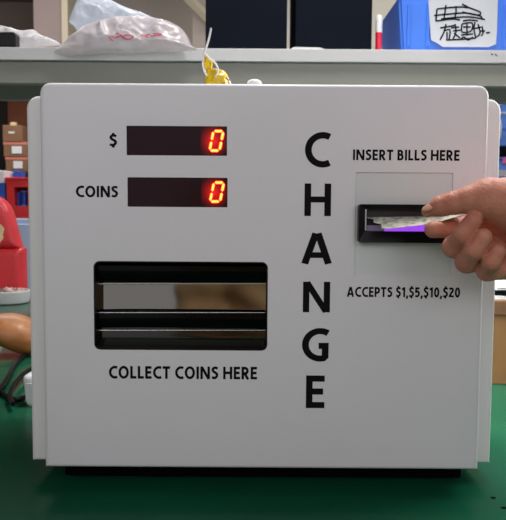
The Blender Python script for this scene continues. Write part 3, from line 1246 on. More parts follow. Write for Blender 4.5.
sitter = link('person', surface_nets(body1_sdf, (-.52, -1.14, -.77), (.48, -.33, .76), .012), M['skin'], smooth=0)
tag(sitter, 'seated person in a tan jacket mirrored in the polished steel of the coin tray', 'person')
for s_ in (-1, 1):
    add_hand(sitter, (PX + s_ * .145, -.80, -.05), Matrix.Rotation(math.radians(-90), 3, 'Z'), s_ < 0)
jk1 = [((PX, -.95, -.12), (PX, -.95, .12), .15, .145), ((PX - .09, -.945, -.14), (PX + .09, -.945, -.12), .14, .14, .05),
       ((PX - .14, -.95, .26), (PX + .14, -.95, .26), .108, .108, .06)] + sleeves1
link('jacket', surface_nets(lambda P: cones(P, jk1) + quilt(P), (-.54, -1.18, -.32), (.50, -.72, .44), .009), M['jacket'], sitter, smooth=0, label='tan quilted jacket')
link('trousers', surface_nets(lambda P: np.maximum(cones(P, torso1[1:2] + grow(legs1, .008)), np.maximum(P[..., 2] + .12, -.66 - P[..., 2])), (-.36, -1.12, -.7), (.34, -.40, -.10), .012), M['trousers'], sitter, smooth=0, label='dark trousers')
link('hair', surface_nets(lambda P: hair_sdf(P, HEAD1, YAW1), (PX - .18, -1.1, .40), (PX + .17, -.78, .74), .009), M['hair'], sitter, smooth=0, label='short black hair')
eyes(sitter, HEAD1, YAW1)
# thumb nail
nc = Vector(hp(428.0, 207.6, -.0705))
bm = nb()
bmesh.ops.create_uvsphere(bm, u_segments=20, v_segments=12, radius=1)
ax1 = (Vector(thumb[1][0]) - Vector(thumb[0][0])).normalized()
nn = Vector((-.45, -.55, .70)).normalized()
nn = (nn - ax1 * nn.dot(ax1)).normalized()
ax2 = nn.cross(ax1)
for v in bm.verts:
    v.co = nc + ax1 * v.co.x * .0062 + ax2 * v.co.y * .0046 + nn * v.co.z * .0014
link('thumbnail', bm, M['nail'], person, smooth=0, label='pale thumbnail')
# stool that carries the figure
t = thing('stool', (.085, -.97, FZ), 'round wooden stool under the seated person', 'stool')
sz = -.3195
link('seat', lathe(nb(), [(.15, sz - .03), (.165, sz - .02), (.165, sz - .006), (.155, sz)], (.085, -.97, 0), 32), M['wood'], t, smooth=40)
for s1 in (-1, 1):
    for s2 in (-1, 1):
        bm = nb()
        tube(bm, [(.085 + s1 * .09, -.97 + s2 * .09, sz - .03), (.085 + s1 * .14, -.97 + s2 * .14, FZ)], [.018, .014], 12)
        link('leg', bm, M['wood'], t, smooth=40)

# ================================================================ things on the shelf
ZS = z_top + .0003
# black cases
for (px0, px1, lab) in ((205.5, 287, 'matt black navy case on the shelf beside the large plastic bag'), (295, 372, 'matt black navy case on the shelf nearer the blue bin')):
    xa, xb = at(px0, 30, SY0 + .02).x, at(px1, 30, SY0 + .02).x
    t = thing('black_case', ((xa + xb) / 2, SY0 + .13, ZS), lab, 'case', 'black cases on the overhead shelf')
    link('case_body', box(nb(), xa, xb, SY0 + .02, SY0 + .25, ZS + .003, ZS + .20, .003), M['navy_black'], t)
    link('case_lid', box(nb(), xa - .001, xb + .001, SY0 + .018, SY0 + .252, ZS + .201, ZS + .24, .004), M['navy_black'], t)
    for fx_ in (xa + .02, xb - .02):
        for fy in (SY0 + .04, SY0 + .23):
            link('foot', lathe(nb(), [(.008, 0), (.008, .0035)], (fx_, fy, ZS), 14), M['rubber'], t)
# white paper slip at the foot of the cases
bm = nb()
a, b = at(291, 46, SY0 + .004).x, at(324, 46, SY0 + .004).x
prism(bm, [(a, ZS + .0002), (b, ZS + .0002), (b - .008, ZS + .0032), (a + .006, ZS + .0040)], SY0 + .002, SY0 + .017)
tag(link('paper_slip', bm, M['paper']), 'thin white paper slip at the foot of the black cases', 'paper')
# red and white tube
p = at(378.5, 47, SY0 + .05)
t = thing('marker_pen', (p.x, SY0 + .05, ZS), 'red barrelled marker with white cap standing between case and blue bin', 'marker')
rr = 3.2 * 1.55 / 700
hz = at(378, 33, SY0 + .05).z
link('barrel', lathe(nb(), [(rr * .96, ZS), (rr, ZS + .002), (rr, hz)], (p.x, SY0 + .05, 0), 20), mat('hot_red', srgb(232, 40, 72), .35, emit=None), t, smooth=40)
link('pen_cap', lathe(nb(), [(rr * 1.05, hz), (rr * 1.05, hz + .026), (rr * .8, hz + .036), (rr * .5, hz + .038)], (p.x, SY0 + .05, 0), 20), M['white_plastic'], t, smooth=40)

# blue storage bin (tapered, with a rim, ribs and a label holder)
t = thing('storage_bin', (at(445, 48, SY0 + .1).x, SY0 + .13, ZS), 'bright blue plastic storage bin with handwritten white label on the shelf', 'bin')
BY = SY0 + .022
xl0, xl1 = at(402, 47, BY).x, at(521, 47, BY).x
zt_ = at(402, -1, BY).z + .002
fl = .010
bm = nb()


def binv(s, tz, wall):
    e = fl * tz
    return [(xl0 - e + wall, BY - e * .6 + wall), (xl1 + e - wall, BY - e * .6 + wall), (xl1 + e - wall, BY + .21 + e - wall), (xl0 - e + wall, BY + .21 + e - wall)]


Ob = [bm.verts.new((x, y, ZS + .0005)) for x, y in binv(0, 0, 0)]
Ot = [bm.verts.new((x, y, zt_)) for x, y in binv(0, 1, 0)]
Ib = [bm.verts.new((x, y, ZS + .004)) for x, y in binv(0, 0, .003)]
It = [bm.verts.new((x, y, zt_)) for x, y in binv(0, 1, .003)]
bm.faces.new(Ob)
bm.faces.new(Ib)
for k in range(4):
    j = (k + 1) % 4
    bm.faces.new((Ob[k], Ob[j], Ot[j], Ot[k]))
    bm.faces.new((Ib[k], Ib[j], It[j], It[k]))
    bm.faces.new((Ot[k], Ot[j], It[j], It[k]))
bmesh.ops.bevel(bm, geom=[e for e in bm.edges if abs(e.verts[0].co.z - e.verts[1].co.z) > .05], offset=.005, segments=3, affect='EDGES')
link('bin_body', bm, M['blue_bin'], t, smooth=40)
for pxr in (408, 427, 503):
    bm = nb()
    a, b = at(pxr, 46, BY), at(pxr, -30, BY)
    w_ = .003
    for k in (0,):
        y0_, y1_ = BY - .0005, BY - fl * .6 * .9 - .0005
        q = [bm.verts.new(v_) for v_ in ((a.x - w_, y0_ - .0025, a.z), (a.x + w_, y0_ - .0025, a.z), (a.x + w_, y1_ - .0025, zt_ - .015), (a.x - w_, y1_ - .0025, zt_ - .015),
                                         (a.x - w_ * 1.6, y0_ + .001, a.z), (a.x + w_ * 1.6, y0_ + .001, a.z), (a.x + w_ * 1.6, y1_ + .001, zt_ - .015), (a.x - w_ * 1.6, y1_ + .001, zt_ - .015))]
        for f_ in ((0, 1, 2, 3), (4, 7, 6, 5), (0, 4, 5, 1), (1, 5, 6, 2), (2, 6, 7, 3), (3, 7, 4, 0)):
            bm.faces.new([q[i] for i in f_])
    link('rib', bm, M['blue_bin'], t)
# label sheet, follows the lean of the bin front
def lab_pt(px, py, lift=.0):
    y = BY - .004
    for _ in range(4):
        p_ = at(px, py, y - lift)
        y = BY - .004 - fl * .6 * max(0, (p_.z - ZS)) / (zt_ - ZS)
    return at(px, py, y - lift)


bm = nb()
lo_ = [(428, -6), (498, -6), (497, 30), (496, 44), (489, 47.0), (443, 47.0), (437, 43), (431, 40)]
vs = [bm.verts.new(lab_pt(px, min(py, 47.3))) for px, py in lo_]
fc = bm.faces.new(vs)
ex = bmesh.ops.extrude_face_region(bm, geom=[fc])
for v_ in ex['geom']:
    if isinstance(v_, bmesh.types.BMVert):
        v_.co.y += .0012
labo = link('label_sheet', bm, M['label'], t, label='white label sheet with black handwriting')
bm = nb()
W = [
    [(437, 9), (450, 7.5), (462, 7), (468, 8)], [(437, 9), (436, 20), (437, 21)], [(434, 15.5), (450, 14), (466, 13), (480, 16), (482, 19)],
    [(446, 5), (445, 12), (444, 19)], [(456, 6), (456, 12), (455, 17)], [(462, 4), (470, 8), (480, 12), (478, 15), (462, 12)],
    [(441, 19), (455, 17.5), (470, 17), (485, 19.5)], [(437, 21), (452, 19), (460, 20)],
    [(440, 28), (452, 26), (455, 25)], [(446, 24), (444, 32), (440, 40)], [(444, 31), (450, 30), (449, 40)], [(447, 32), (447, 39)], [(451, 28), (459, 27)],
    [(455, 24), (456, 32), (453, 39)], [(454, 33), (460, 38)], [(453, 31), (462, 30)],
    [(462, 24), (472, 23), (471, 31), (462, 32), (462, 24)], [(463, 27), (471, 27)], [(467, 24), (467, 36)], [(461, 35), (473, 34)], [(461, 39), (464, 37), (468, 40), (473, 37)],
    [(475, 22), (474, 30), (476, 38)], [(473, 29), (481, 27)], [(478, 24), (480, 33), (477, 37)], [(482, 26), (483, 33), (481, 36)], [(480, 31), (485, 31)],
    [(446, 40), (460, 39.5), (476, 38)], [(486, 33), (490, 32.4)], [(463, 21), (470, 20), (478, 21)],
]
for w_ in W:
    pts = smooth_path([lab_pt(px, py, .0004) for px, py in w_], 4)
    stroke(bm, pts, Vector((0, -1, 0)), .0017)
link('handwriting', bm, M['ink'], labo, label='black marker handwriting')

# plastic bags
out = [(54, 53), (60, 46), (68, 38), (76, 33), (86, 26), (100, 21), (118, 17), (134, 16), (150, 17), (168, 21), (181, 28), (188, 37), (192, 46), (198, 50), (180, 52.0), (150, 52.5), (118, 53), (85, 55), (66, 55.5)]
t = thing('plastic_bag', (at(125, 50, SY0 + .06).x, SY0 + .06, ZS), 'crumpled pinkish white plastic bag with red print on the shelf', 'bag')
bmb = pillow(out, SY0 - .012, .035, .01, .013, 22, 26, 3, 5)
for v in bmb.verts:   # the bag lies on the board: push everything behind its front edge up onto it
    if v.co.y > SY0 - .003 and v.co.z < ZS + .001:
        v.co.z = ZS + .001
bag = link('bag_film', bmb, M['film_pink'], t, smooth=75)
bv = bvh_of(bag)
bm = nb()
for w_ in ([(111, 36), (116, 37.5), (120, 36), (124, 38.5), (129, 39.5), (133, 37)], [(124, 36), (127, 35), (131, 35.5), (134, 37)], [(141, 35.5), (146, 35), (150, 34.5)], [(150, 36), (155, 35.5), (161, 35)],
           [(153, 34), (157, 33.6), (162, 34.5)], [(116, 33), (121, 35), (127, 40)], [(108, 37), (113, 41)], [(143, 37), (148, 36.6)]):
    pts = []
    for p in smooth_path([Vector((a_, 0, b_)) for a_, b_ in w_], 5):
        d = ray(p.x, p.z).normalized()
        h = bv.ray_cast(CAM_LOC, d)
        if h[0]:
            pts.append(h[0] - d * .0012)
    if len(pts) > 2:
        stroke(bm, pts, Vector((0, -1, 0)), .0011)
link('red_print', bm, M['red_ink'], t, label='red printed marks on the bag')
out = [(69, 22), (72, 12), (76, 2), (79, -10), (92, -14), (102, -8), (112, 1), (130, 9), (152, 17), (160, 24), (146, 31), (115, 33), (90, 31), (78, 28)]
bm = pillow(out, SY0 + .06, .022, .03, .012, 17, 22, 8, 5)
zmn = min(v.co.z for v in bm.verts)
o = link('translucent_bag', bm, M['film_blue'], smooth=75)
tag(o, 'bluish translucent plastic bag standing up behind the pinkish bag', 'bag')
# lower part of that bag, gathered down to the board
# (kept inside the same mesh by stretching its lowest vertices)
for v in o.data.vertices:
    w_ = v.co + WL[o]
    k_ = (at(110, 26, SY0 + .06).z - w_.z)
    if k_ > 0:
        f_ = k_ / max(1e-5, at(110, 26, SY0 + .06).z - zmn)
        v.co.z -= (zmn - ZS - .0008) * f_
        v.co.y += 0
        v.co.x += (Vector((at(112, 26, SY0 + .06).x, 0, 0)) - Vector((w_.x, 0, 0))).x * .1 * f_
# small clear bag at the far left with a black gadget
out = [(-14, 36), (-8, 27), (0, 25.5), (10, 28), (22, 31), (34, 30), (42, 36), (52, 39), (58, 42), (60, 45), (45, 46), (20, 47.0), (0, 47.2), (-12, 47)]
bm = pillow(out, SY0 + .06, .028, .03, .010, 24, 20, 5, 5)
for v in bm.verts:
    v.co.z = max(v.co.z, ZS + .0006)
tag(link('clear_bag', bm, M['film_clear'], smooth=75), 'crumpled clear plastic bag on the shelf behind the black gadget', 'bag')
bm = nb()
xa, xb, za, zb2 = at(-16, 40, SY0 + .008).x, at(16, 40, SY0 + .008).x, ZS, at(5, 33, SY0 + .008).z
t = thing('black_gadget', ((xa + xb) / 2, SY0 + .02, ZS), 'flat black gadget at the left end of the shelf in front of the clear bag', 'device')
link('device_body', box(nb(), xa, xb, SY0 + .004, SY0 + .034, ZS + .0006, zb2, .003), M['black'], t)
link('device_lid', box(nb(), xa + .003, xb - .003, SY0 + .006, SY0 + .030, zb2, zb2 + .0025, .001), M['grey_steel'], t, label='grey top plate')

# ================================================================ left of the machine, on the bench
# orange tan pouch
PY = .66
o_ = [(-26, 330), (-22, 318), (-8, 313), (8, 311.5), (20, 313.5), (32, 318), (42, 326), (46, 338), (42, 350), (30, 353), (16, 349), (2, 343), (-12, 342), (-24, 340)]
bm = pillow(o_, PY, .045, .045, .0012, 30, 16, 2, 5)
low = min(v.co.z for v in bm.verts)
for v in bm.verts:
    v.co.z += .0008 - low
po = link('tan_pouch', bm, M['pouch'], smooth=0)
tag(po, 'smooth orange tan rounded leather pouch beside the machine on the green bench', 'pouch')
# white dish with brown bits
DY = 1.22
p = atz(10, 304, 0)
DY = min(atz(10, 304, 0).y + .055, TBY1 - .09)
p = at(9, 303, DY)
r_ = 21.5 * (DY + .70) / 700
hh = at(9, 291.5, DY).z
t = thing('white_dish', (p.x, DY, 0), 'round white dish of reddish brown bits near the red chair', 'dish')
hh = .037
bm = lathe(nb(), [(r_ * .80, 0), (r_ * .9, .003), (r_ * .97, hh * .55), (r_, hh), (r_ * .95, hh + .001), (r_ * .90, hh - .004), (r_ * .85, hh * .6), (.001, hh * .55)], (p.x, DY, 0), 40)
link('dish', bm, M['white_plastic'], t, smooth=40)
bm = nb()
for k in range(70):
    a_ = random.random() * 6.283
    rad = r_ * .8 * math.sqrt(random.random())
    s_ = .005 + .006 * random.random()
    q = Vector((p.x + rad * math.cos(a_), DY + rad * math.sin(a_), hh * .62 + .008 * random.random()))
    box(bm, q.x - s_, q.x + s_, q.y - s_, q.y + s_, q.z - s_ * .6, q.z + s_ * .6, .001, 1, Euler((random.random(), random.random(), random.random() * 3)).to_matrix())
o = link('brown_bits', bm, M['brown_bits'], t)
o['kind'] = 'stuff'
# black cable loops
def on_table(px, py, h=.004):
    q = atz(px, py, h)
    return q


t = thing('power_adapter', tuple(on_table(30, 408, 0)), 'small white plug standing at the left foot of the machine', 'adapter')
AY = atz(29, 407, 0).y
pa_, pb_ = at(23.5, 392, AY), at(37, 392, AY)
zt2 = at(29, 375.5, AY).z
bm = nb()
box(bm, pa_.x, pb_.x, AY, AY + .030, .0, zt2, .007, 4, None)
for v in bm.verts:
    v.co.x += .10 * (zt2 * .5 - v.co.z)
    if v.co.z < .002:
        v.co.z = 0.0
link('adapter_body', bm, M['white_plastic'], t, smooth=40)
link('face_plate', box(nb(), pa_.x + .003, pb_.x - .004, AY - .0008, AY + .002, zt2 * .2, zt2 * .75, .0006), M['plate'], t)
path = [(-14, 398), (0, 389), (9, 376), (15, 364), (24, 356), (34, 351), (44, 352)]
bm = nb()
tube(bm, smooth_path([on_table(px, py, .0055 + .002 * (i % 2)) for i, (px, py) in enumerate(path)], 8), .0042, 10)
tag(link('black_cable', bm, M['cable'], smooth=60), 'black cable arching up from the edge toward the tan pouch', 'cable')
path = [(-12, 383), (0, 386), (8, 391), (16, 394), (24, 391.5)]
bm = nb()
tube(bm, smooth_path([on_table(px, py + 6, .0048) for i, (px, py) in enumerate(path)], 8), .0040, 10)
path2 = [(25, 399.5), (15, 404), (12, 399), (12, 392), (16, 385), (24, 378)]
tag(link('black_cable', bm, M['cable'], smooth=60), 'short black cable lying flat and leading to the white plug', 'cable')
bm = nb()
path = [(13, 404), (10, 397), (12, 388), (18, 380), (26, 372), (36, 366), (46, 364)]
tube(bm, smooth_path([on_table(px, py, .0118) for i, (px, py) in enumerate(path)], 8), .0036, 10)
tag(link('black_cable', bm, M['cable'], smooth=60), 'black cable curling behind the white plug', 'cable')
# small white bead at the very edge
q = atz(0, 345, 0)
bm = lathe(nb(), [(.006, 0), (.008, .003), (.008, .008), (.005, .011), (.001, .012)], (q.x - .004, q.y, 0), 20)
tag(link('white_stopper', bm, M['white_plastic'], smooth=40), 'tiny white stopper in front of the tan pouch', 'stopper')
# dark chips on the bench in front
for (px, py, s_, lab) in ((493, 498, .0017, 'small dark chip on the bench closer to the machine foot'), (503.5, 508, .002, 'small dark chip on the bench at the lower right corner')):
    q = atz(px, py, 0)
    bm = nb()
    prism(bm, [(q.x - s_ * 1.4, q.y), (q.x - .2 * s_, q.y - s_), (q.x + s_ * 1.5, q.y - s_ * .4), (q.x + s_ * .8, q.y + s_)], 0.0, .0009, lambda x, z, y: (x, z, y))
    tag(link('dark_chip', bm, M['chip']), lab, 'chip', 'dark chips on the bench')

# ================================================================ right of the machine, on the bench
CY = atz(500, 384.5, 0).y
xa = at(488, 340, CY).x
xb = xa + .26
zc = at(500, 300.5, CY).z
t = thing('cardboard_box', ((xa + xb) / 2, CY + .1, 0), 'brown cardboard box on the bench at the right, papers on its top', 'box')
link('carton', box(nb(), xa, xb, CY, CY + .22, 0, zc, .0015), M['carton'], t)
link('flap', box(nb(), xa, xb, CY - .003, CY - .0002, zc - .024, zc - .0005, .0008), mat('cardboard_dark', srgb(120, 84, 56), .8, var=.05), t, label='darker folded flap edge')
# papers
prev = zc
for i, (h_, m_, lab, nm) in enumerate(((.007, 'paper', 'white sheets directly on the cardboard box', 'paper_stack'), (.008, 'ink', 'black folder between white papers on the cardboard box', 'folder'), (.009, 'paper', 'white sheets on top of the black folder', 'paper_stack'))):
    bm = nb()
    o0 = .004 * i
    box(bm, xa + .006 + o0, xb - .03 + o0, CY + .003 + o0, CY + .2 - o0, prev, prev + h_, .0008)
    if m_ == 'paper':
        for k in range(2):
            box(bm, xa + .004 + o0 + .003 * k, xb - .032, CY + .001 + .002 * k, CY + .19, prev + h_ * (.3 + .35 * k), prev + h_ * (.34 + .35 * k))
    tag(link(nm, bm, M[m_]), lab, 'papers' if m_ == 'paper' else 'folder')
    prev += h_

# ================================================================ red chair behind the bench
CHY = 1.72
xr = at(20.5, 255, CHY).x
wch = .46
xl = xr - wch
ztc = at(0, 196, CHY).z
cxm = (xl + xr) / 2
t = thing('red_chair', (cxm, CHY + .1, FZ), 'red leather chair with a worn cream patch behind the bench', 'chair')


def cushion(x0, x1, z0, z1, y0, y1, rtop, rb):
    bm_ = nb()
    o_ = []
    N_ = 8
    for cx_, cz_, r_, a0 in ((x1 - rtop, z1 - rtop, rtop, 0), (x0 + rtop, z1 - rtop, rtop, 90), (x0 + rb, z0 + rb, rb, 180), (x1 - rb, z0 + rb, rb, 270)):
        for k in range(N_ + 1):
            a_ = math.radians(a0 + 90 * k / N_)
            o_.append((cx_ + r_ * math.cos(a_), cz_ + r_ * math.sin(a_)))
    cx_, cz_ = (x0 + x1) / 2, (z0 + z1) / 2
    ym = (y0 + y1) / 2
    hy = (y1 - y0) / 2
    layers = []
    for k in range(13):
        a_ = math.pi * k / 12
        y = ym - hy * math.cos(a_)
        e = .03 * (1 - math.sin(a_) ** .6)
        layers.append([bm_.verts.new((x - e * (1 if x > cx_ else -1) * min(1, abs(x - cx_) / .1), y, z - e * (1 if z > cz_ else -1) * min(1, abs(z - cz_) / .05))) for x, z in o_])
    n = len(o_)
    for A, B in zip(layers, layers[1:]):
        for k in range(n):
            bm_.faces.new((A[k], A[(k + 1) % n], B[(k + 1) % n], B[k]))
    bm_.faces.new(layers[0][::-1])
    bm_.faces.new(layers[-1])
    return bm_


zs = at(0, 249, CHY).z
z3 = at(0, 300, CHY).z - .12
bm = cushion(xl, xr - .006, zs, ztc, CHY, CHY + .085, .055, .006)
for v in bm.verts:      # narrower at the top
    f_ = (v.co.z - zs) / (ztc - zs)
    v.co.x = cxm + (v.co.x - cxm) * (1 - .21 * max(0, f_))
br = link('backrest', bm, M['red_leather'], t, smooth=50)
link('lower_backrest', cushion(xl - .004, xr + .004, z3, zs + .004, CHY, CHY + .09, .008, .03), M['red_leather'], t, smooth=50)
link('seat', cushion(xl - .01, xr + .01, -.36, -.26, CHY + .05, CHY + .5, .04, .04), M['red_leather'], t, smooth=50)
q = [(-4, 226), (1, 224.5), (4.6, 229), (3, 235), (3.8, 238), (0, 243), (-5, 240)]
bm = nb()
prism(bm, [(at(a_, b_, CHY).x, at(a_, b_, CHY).z) for a_, b_ in q], CHY - .0035, CHY + .004)
link('worn_patch', bm, M['foam'], br, label='cream worn patch')
for s1 in (xl + .04, xr - .04):
    for s2 in (CHY + .10, CHY + .45):
        bm = nb()
        tube(bm, [(s1, s2, -.35), (s1, s2, FZ)], [.014, .012], 12)
        link('leg', bm, M['chrome'], t, smooth=40)
for s1 in (xl + .09, xr - .09):
    bm = nb()
    tube(bm, smooth_path([(s1, CHY + .075, z3 + .05), (s1, CHY + .09, -.2), (s1, CHY + .12, -.31)], 6), .012, 10)
    link('back_bar', bm, M['chrome'], t, smooth=40)

# ================================================================ storage rack far left
RY = 3.75
zr = at(15, 171.5, RY).z
xa, xb = at(-70, 171, RY).x, at(60, 171, RY).x
t = thing('storage_rack', ((xa + xb) / 2, RY + .3, FZ), 'dark steel storage rack carrying cardboard boxes far behind the bench', 'rack')
M['dark_rack'] = mat('dark_rack', srgb(40, 34, 32), .6)
for z_ in (zr - .03, zr - .5, zr - .95, at(15, 70, RY).z):
    link('rack_board', box(nb(), xa, xb, RY - .02, RY + .62, z_, z_ + .03, .003), M['dark_rack'], t)
zrt = at(15, 60, RY).z
for sx in (xa + .02, xb - .02):
    for sy in (RY, RY + .6):
        link('upright', box(nb(), sx - .02, sx + .02, sy - .02, sy + .02, FZ, zrt, .003), M['dark_rack'], t)
link('back_panel', box(nb(), xa, xb, RY + .625, RY + .635, FZ + .1, zrt), M['dark_rack'], t)


def carton(px0, px1, py0, py1, Y, dep, m_, lab, tape=True, label=True, on=None):
    bm_ = nb()
    pa, pb = at(px0, (py0 + py1) / 2, Y), at(px1, (py0 + py1) / 2, Y)
    zt3 = at(px0, py0, Y).z
    zb3 = at(px0, py1, Y).z if on is None else on
    tt = thing('cardboard_box', ((pa.x + pb.x) / 2, Y + dep / 2, zb3), lab, 'box', 'cardboard boxes on the far rack')
    link('carton', box(bm_, pa.x, pb.x, Y, Y + dep, zb3, zt3, .004), M[m_], tt)
    if tape:
        h_ = (zt3 - zb3)
        link('tape', box(nb(), pa.x - .001, pb.x + .001, Y - .0015, Y + dep + .001, zt3 - h_ * .17, zt3 + .0008), M['tape'], tt, label='pink tape along the top')
    if label:
        lx = pa.x + (pb.x - pa.x) * .36
        link('paper_label', box(nb(), lx, lx + (pb.x - pa.x) * .42, Y - .003, Y - .001, zb3 + (zt3 - zb3) * .22, zb3 + (zt3 - zb3) * .72), M['paper'], tt, label='white paper label')
    return zt3


zz = carton(5.5, 27.5, 157, 171.5, RY + .02, .3, 'carton_far', 'lowest box of the far stack with white label and pink tape', on=zr + .0008)
zz = carton(3.5, 27, 142, 157.4, RY + .015, .3, 'carton_far', 'middle box of the far stack with white label and pink tape', on=zz + .001)
zz = carton(2.5, 22, 125, 142, RY + .01, .3, 'carton_far', 'topmost plain box of the far stack with a pale scuff', False, False, on=zz + .001)
# scuffed strip on the topmost box
ob = [o for o in bpy.data.objects if o.name.startswith('cardboard_box') and o.get('label', '').startswith('topmost')][0]
link('tape', box(nb(), at(8, 132, RY).x, at(14, 132, RY).x, RY + .008, RY + .0095, at(8, 133.2, RY).z, at(8, 131.4, RY).z), M['paper'], ob, label='pale tape scuff')
bm = nb()
carton(7.5, 42, 92, 125, RY + .33, .22, 'carton_red', 'large reddish brown box standing behind the far stack', False, False, on=zr + .0008)
pa = at(11, 122, RY + .06)
tag(link('tape_roll', lathe(nb(), [(.010, 0), (.022, 0), (.022, .026), (.010, .026)], (at(13.5, 122, RY + .1).x, RY + .1, zz + .0005), 24), M['foam'], smooth=40), 'small cream tape roll on the topmost far box', 'tape')
# cabinet in front of the rack with the red crate on it
KY = 3.1
zk = at(15, 218.5, KY).z
xa, xb = at(-60, 250, KY).x, at(34, 250, KY).x
t = thing('pale_cabinet', ((xa + xb) / 2, KY + .2, FZ), 'pale blue cabinet under the red crate behind the chair', 'cabinet')
link('cabinet_body', box(nb(), xa, xb, KY, KY + .42, FZ, zk, .006), M['pale_cabinet'], t)
for k in range(2):
    w_ = (xb - xa) / 2
    dr = link('door', box(nb(), xa + k * w_ + .006, xa + (k + 1) * w_ - .006, KY - .018, KY - .0005, FZ + .06, zk - .03, .003), M['pale_cabinet'], t)
    hx = xa + w_ + (-.06 if k == 0 else .06)
    link('handle', box(nb(), hx - .007, hx + .007, KY - .04, KY - .0185, zk - .55, zk - .42, .003), M['steel'], dr)
xa, xb = at(6.5, 200, KY + .02).x, at(33, 200, KY + .02).x
zt4 = at(15, 179.5, KY + .02).z
t = thing('red_crate', ((xa + xb) / 2, KY + .15, zk), 'red plastic crate with an open front holding blue spools', 'crate')
bm = nb()
y0_, y1_ = KY + .02, KY + .26
body = box(nb(), xa, xb, y0_, y1_, zk + .0005, zt4, .004)
op = prism(nb(), rrect(at(14, 195, y0_).x, at(28, 195, y0_).x, at(15, 206, y0_).z, at(15, 187, y0_).z, .008), y0_ - .1, y1_ - .02)
link('crate_body', cut(body, [op]), M['red_plastic'], t, smooth=30)
link('rim', box(nb(), xa - .006, xb + .006, y0_ - .006, y1_ + .006, zt4 + .0002, zt4 + .012, .003), M['red_plastic'], t)
zo = at(15, 206, y0_).z
for k, (px, r_, lab) in enumerate(((17.5, .027, 'dark blue spool inside the red crate, nearer its left side'), (24.5, .023, 'dark blue spool inside the red crate, nearer the machine'))):
    x_ = at(px, 200, y0_ + .08).x
    tt = thing('blue_spool', (x_, y0_ + .08, zo), lab, 'spool', 'blue spools in the red crate')
    hgt = .075 if k == 0 else .085
    link('winding', lathe(nb(), [(r_ * .8, zo + .008), (r_ * .8, zo + hgt - .008)], (x_, y0_ + .08, 0), 20), M['blue_dark'], tt, smooth=40)
    for zf in (zo + .0005, zo + hgt - .008):
        link('flange', lathe(nb(), [(r_, zf), (r_, zf + .008)], (x_, y0_ + .08, 0), 20), M['blue_pale'] if k else M['blue_dark'], tt, smooth=40)
# papers and a small blue box on the crate
zt5 = zt4 + .0125
bm = nb()
xa, xb = at(7, 175, KY + .1).x, at(12, 175, KY + .1).x
tag(link('blue_box', box(nb(), at(13, 175, KY + .12).x, at(21, 175, KY + .12).x, KY + .12, KY + .2, zt5, at(15, 171, KY + .12).z, .003), M['blue_dark']), 'small blue box on top of the red crate', 'box')
xa, xb = at(-60, 175, KY).x, at(10.5, 175, KY + .05).x
t = thing('white_carton', ((at(-30, 180, KY + .05).x + at(5, 180, KY + .05).x) / 2, KY + .15, zk), 'pale white carton stack beside the red crate on the cabinet', 'carton')
x2 = at(6, 190, KY + .02).x - .008
link('carton', box(nb(), x2 - .36, x2, KY + .03, KY + .3, zk, at(0, 183, KY + .03).z, .004), M['blue_dark'], t, label='dark blue lower carton')
link('lid', box(nb(), x2 - .36, x2 + .0, KY + .02, KY + .31, at(0, 183, KY + .03).z + .0005, at(0, 170.5, KY + .03).z, .004), M['paper'], t, label='white upper carton')

# ================================================================ blue crates far right
BYR = 2.6
xa, xb = at(470, 150, BYR).x, at(560, 150, BYR).x
t = thing('crate_stand', ((xa + xb) / 2, BYR + .2, FZ), 'dark metal stand below the blue crates on the right', 'stand')
zst = at(500, 182, BYR).z
link('stand_top', box(nb(), xa, xb, BYR - .01, BYR + .42, zst - .03, zst, .003), M['dark_rack'], t)
for sx in (xa + .03, xb - .03):
    for sy in (BYR + .02, BYR + .39):
        link('leg', box(nb(), sx - .02, sx + .02, sy - .02, sy + .02, FZ, zst - .03, .003), M['dark_rack'], t)


def crate(px0, px1, py0, py1, Y, m_, lab, bands, on=None):
    pa, pb = at(px0, 150, Y).x, at(px1, 150, Y).x
    za, zb3 = (at(500, py1, Y).z if on is None else on), at(500, py0, Y).z
    tt = thing('blue_crate', ((pa + pb) / 2, Y + .18, za), lab, 'crate', 'blue crates on the right stand')
    b_ = nb()
    op = prism(nb(), [(pa + .01, za + .012), (pb - .01, za + .012), (pb - .01, zb3 + .1), (pa + .01, zb3 + .1)], Y + .008, Y + .352)
    link('crate_body', cut(box(b_, pa, pb, Y, Y + .36, za, zb3, .004), [op]), M[m_], tt, smooth=30)
    link('rim', ring_prism(nb(), [(pa - .008, Y - .008), (pb + .008, Y - .008), (pb + .008, Y + .368), (pa - .008, Y + .368)], [(pa, Y), (pb, Y), (pb, Y + .36), (pa, Y + .36)], 0, 1), M[m_], tt) if False else None
    for py, h_, mm in bands:
        z_ = at(500, py, Y).z
        link('rib', box(nb(), pa - .006, pb + .006, Y - .008, Y - .0005, z_ - h_, z_, .002), M[mm], tt)
    return zb3


zz = crate(478, 552, 157, 182, BYR, 'blue_pale', 'lowest blue crate on the right stand', ((170, .03, 'label'), (158, .012, 'blue_dark')), on=zst)
zz = crate(479, 551, 146, 157, BYR + .004, 'navy_black', 'flat dark navy crate between the two blue crates', (), on=zz + .0006)
zz = crate(477, 553, 98, 146, BYR, 'blue_pale', 'tall light blue crate topmost on the right stand', ((101, .012, 'blue_dark'), (112, .010, 'label'), (128, .012, 'blue_bin')), on=zz + .0006)
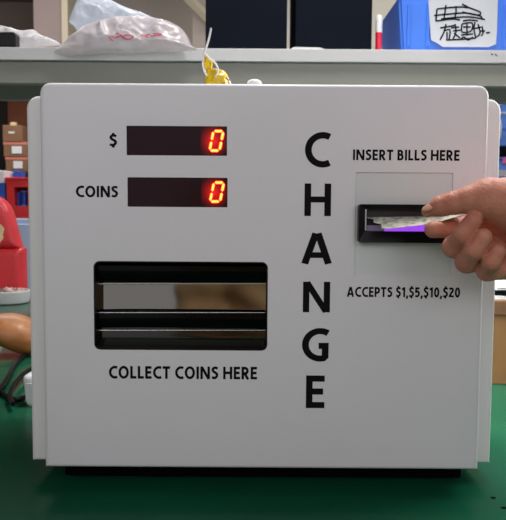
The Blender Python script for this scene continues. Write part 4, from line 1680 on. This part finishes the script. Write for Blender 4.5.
# white cord hanging on the top crate, pink card on the lowest
cr = {o['label'].split()[0]: o for o in bpy.data.objects if o.name.startswith('blue_crate')}
bm = nb()
tube(bm, smooth_path([at(500, 100, BYR - .012), at(497.5, 112, BYR - .02), at(500.5, 126, BYR - .022), at(499, 138, BYR - .02), at(496, 140, BYR - .016)], 8), .006, 10)
link('cord', bm, M['white_plastic'], cr['tall'], smooth=60, label='white cord hanging down the crate front')
xa2 = at(502.5, 160, BYR - .012).x
bb = box(nb(), xa2, xa2 + .07, BYR - .014, BYR - .0085, at(500, 164, BYR).z, at(500, 157.6, BYR).z, .002)
link('pink_card', bb, mat('pink_card', srgb(236, 110, 170), .5), cr['lowest'], label='bright pink card')

# ================================================================ light
w = bpy.data.worlds.new('world')
SC.world = w
w.use_nodes = True
bg = w.node_tree.nodes['Background']
bg.inputs['Color'].default_value = (.98, .97, 1.0, 1)
bg.inputs['Strength'].default_value = .45


def area(name, loc, target, sx, sy, power, col=(1, 1, 1)):
    l = bpy.data.lights.new(name, 'AREA')
    l.shape = 'RECTANGLE'
    l.size, l.size_y = sx, sy
    l.energy = power
    l.color = col
    o = bpy.data.objects.new(name, l)
    COL.objects.link(o)
    o.location = loc
    d = Vector(target) - Vector(loc)
    o.rotation_euler = d.to_track_quat('-Z', 'Y').to_euler()
    return o


area('bench_lamp', (.22, .44, 1.75), (.15, .35, 0), .7, .22, 27, (1, .98, .95))
area('front_fill', (1.15, -2.2, 1.1), (.1, 0, .22), 1.0, .7, 5.5, (1, .99, 1))  # added fill behind the camera on the right, brightens the housing flange
area('side_fill', (.85, .30, .62), (.36, .10, 0), .35, .35, 4.5, (1, 1, .97))  # added fill out of view, lifts hand, flange and right bench top
area('hidden_rear_fill', (.19, .37, .40), (.42, .02, 0), .14, .14, 3.2, (.96, 1, .98))  # added light hidden behind the machine, brightens the bench right of it
area('front_fill', (-.75, -2.3, 1.25), (0, 0, .22), 1.4, .7, 8.8, (1, .98, 1))  # added fill behind the camera on the left, brightens the front cover
area('hall_lamp', (-1.4, 3.0, 2.4), (-1.4, 3.0, 0), 2.2, .4, 55, (1, .97, .93))
area('hall_lamp', (1.6, 2.6, 2.4), (1.6, 2.6, 0), 2.2, .4, 60, (.95, .98, 1))

SC.view_settings.view_transform = 'Standard'
SC.view_settings.look = 'None'
SC.view_settings.exposure = 0
SC.cycles.use_denoising = True
SC.cycles.max_bounces = 8
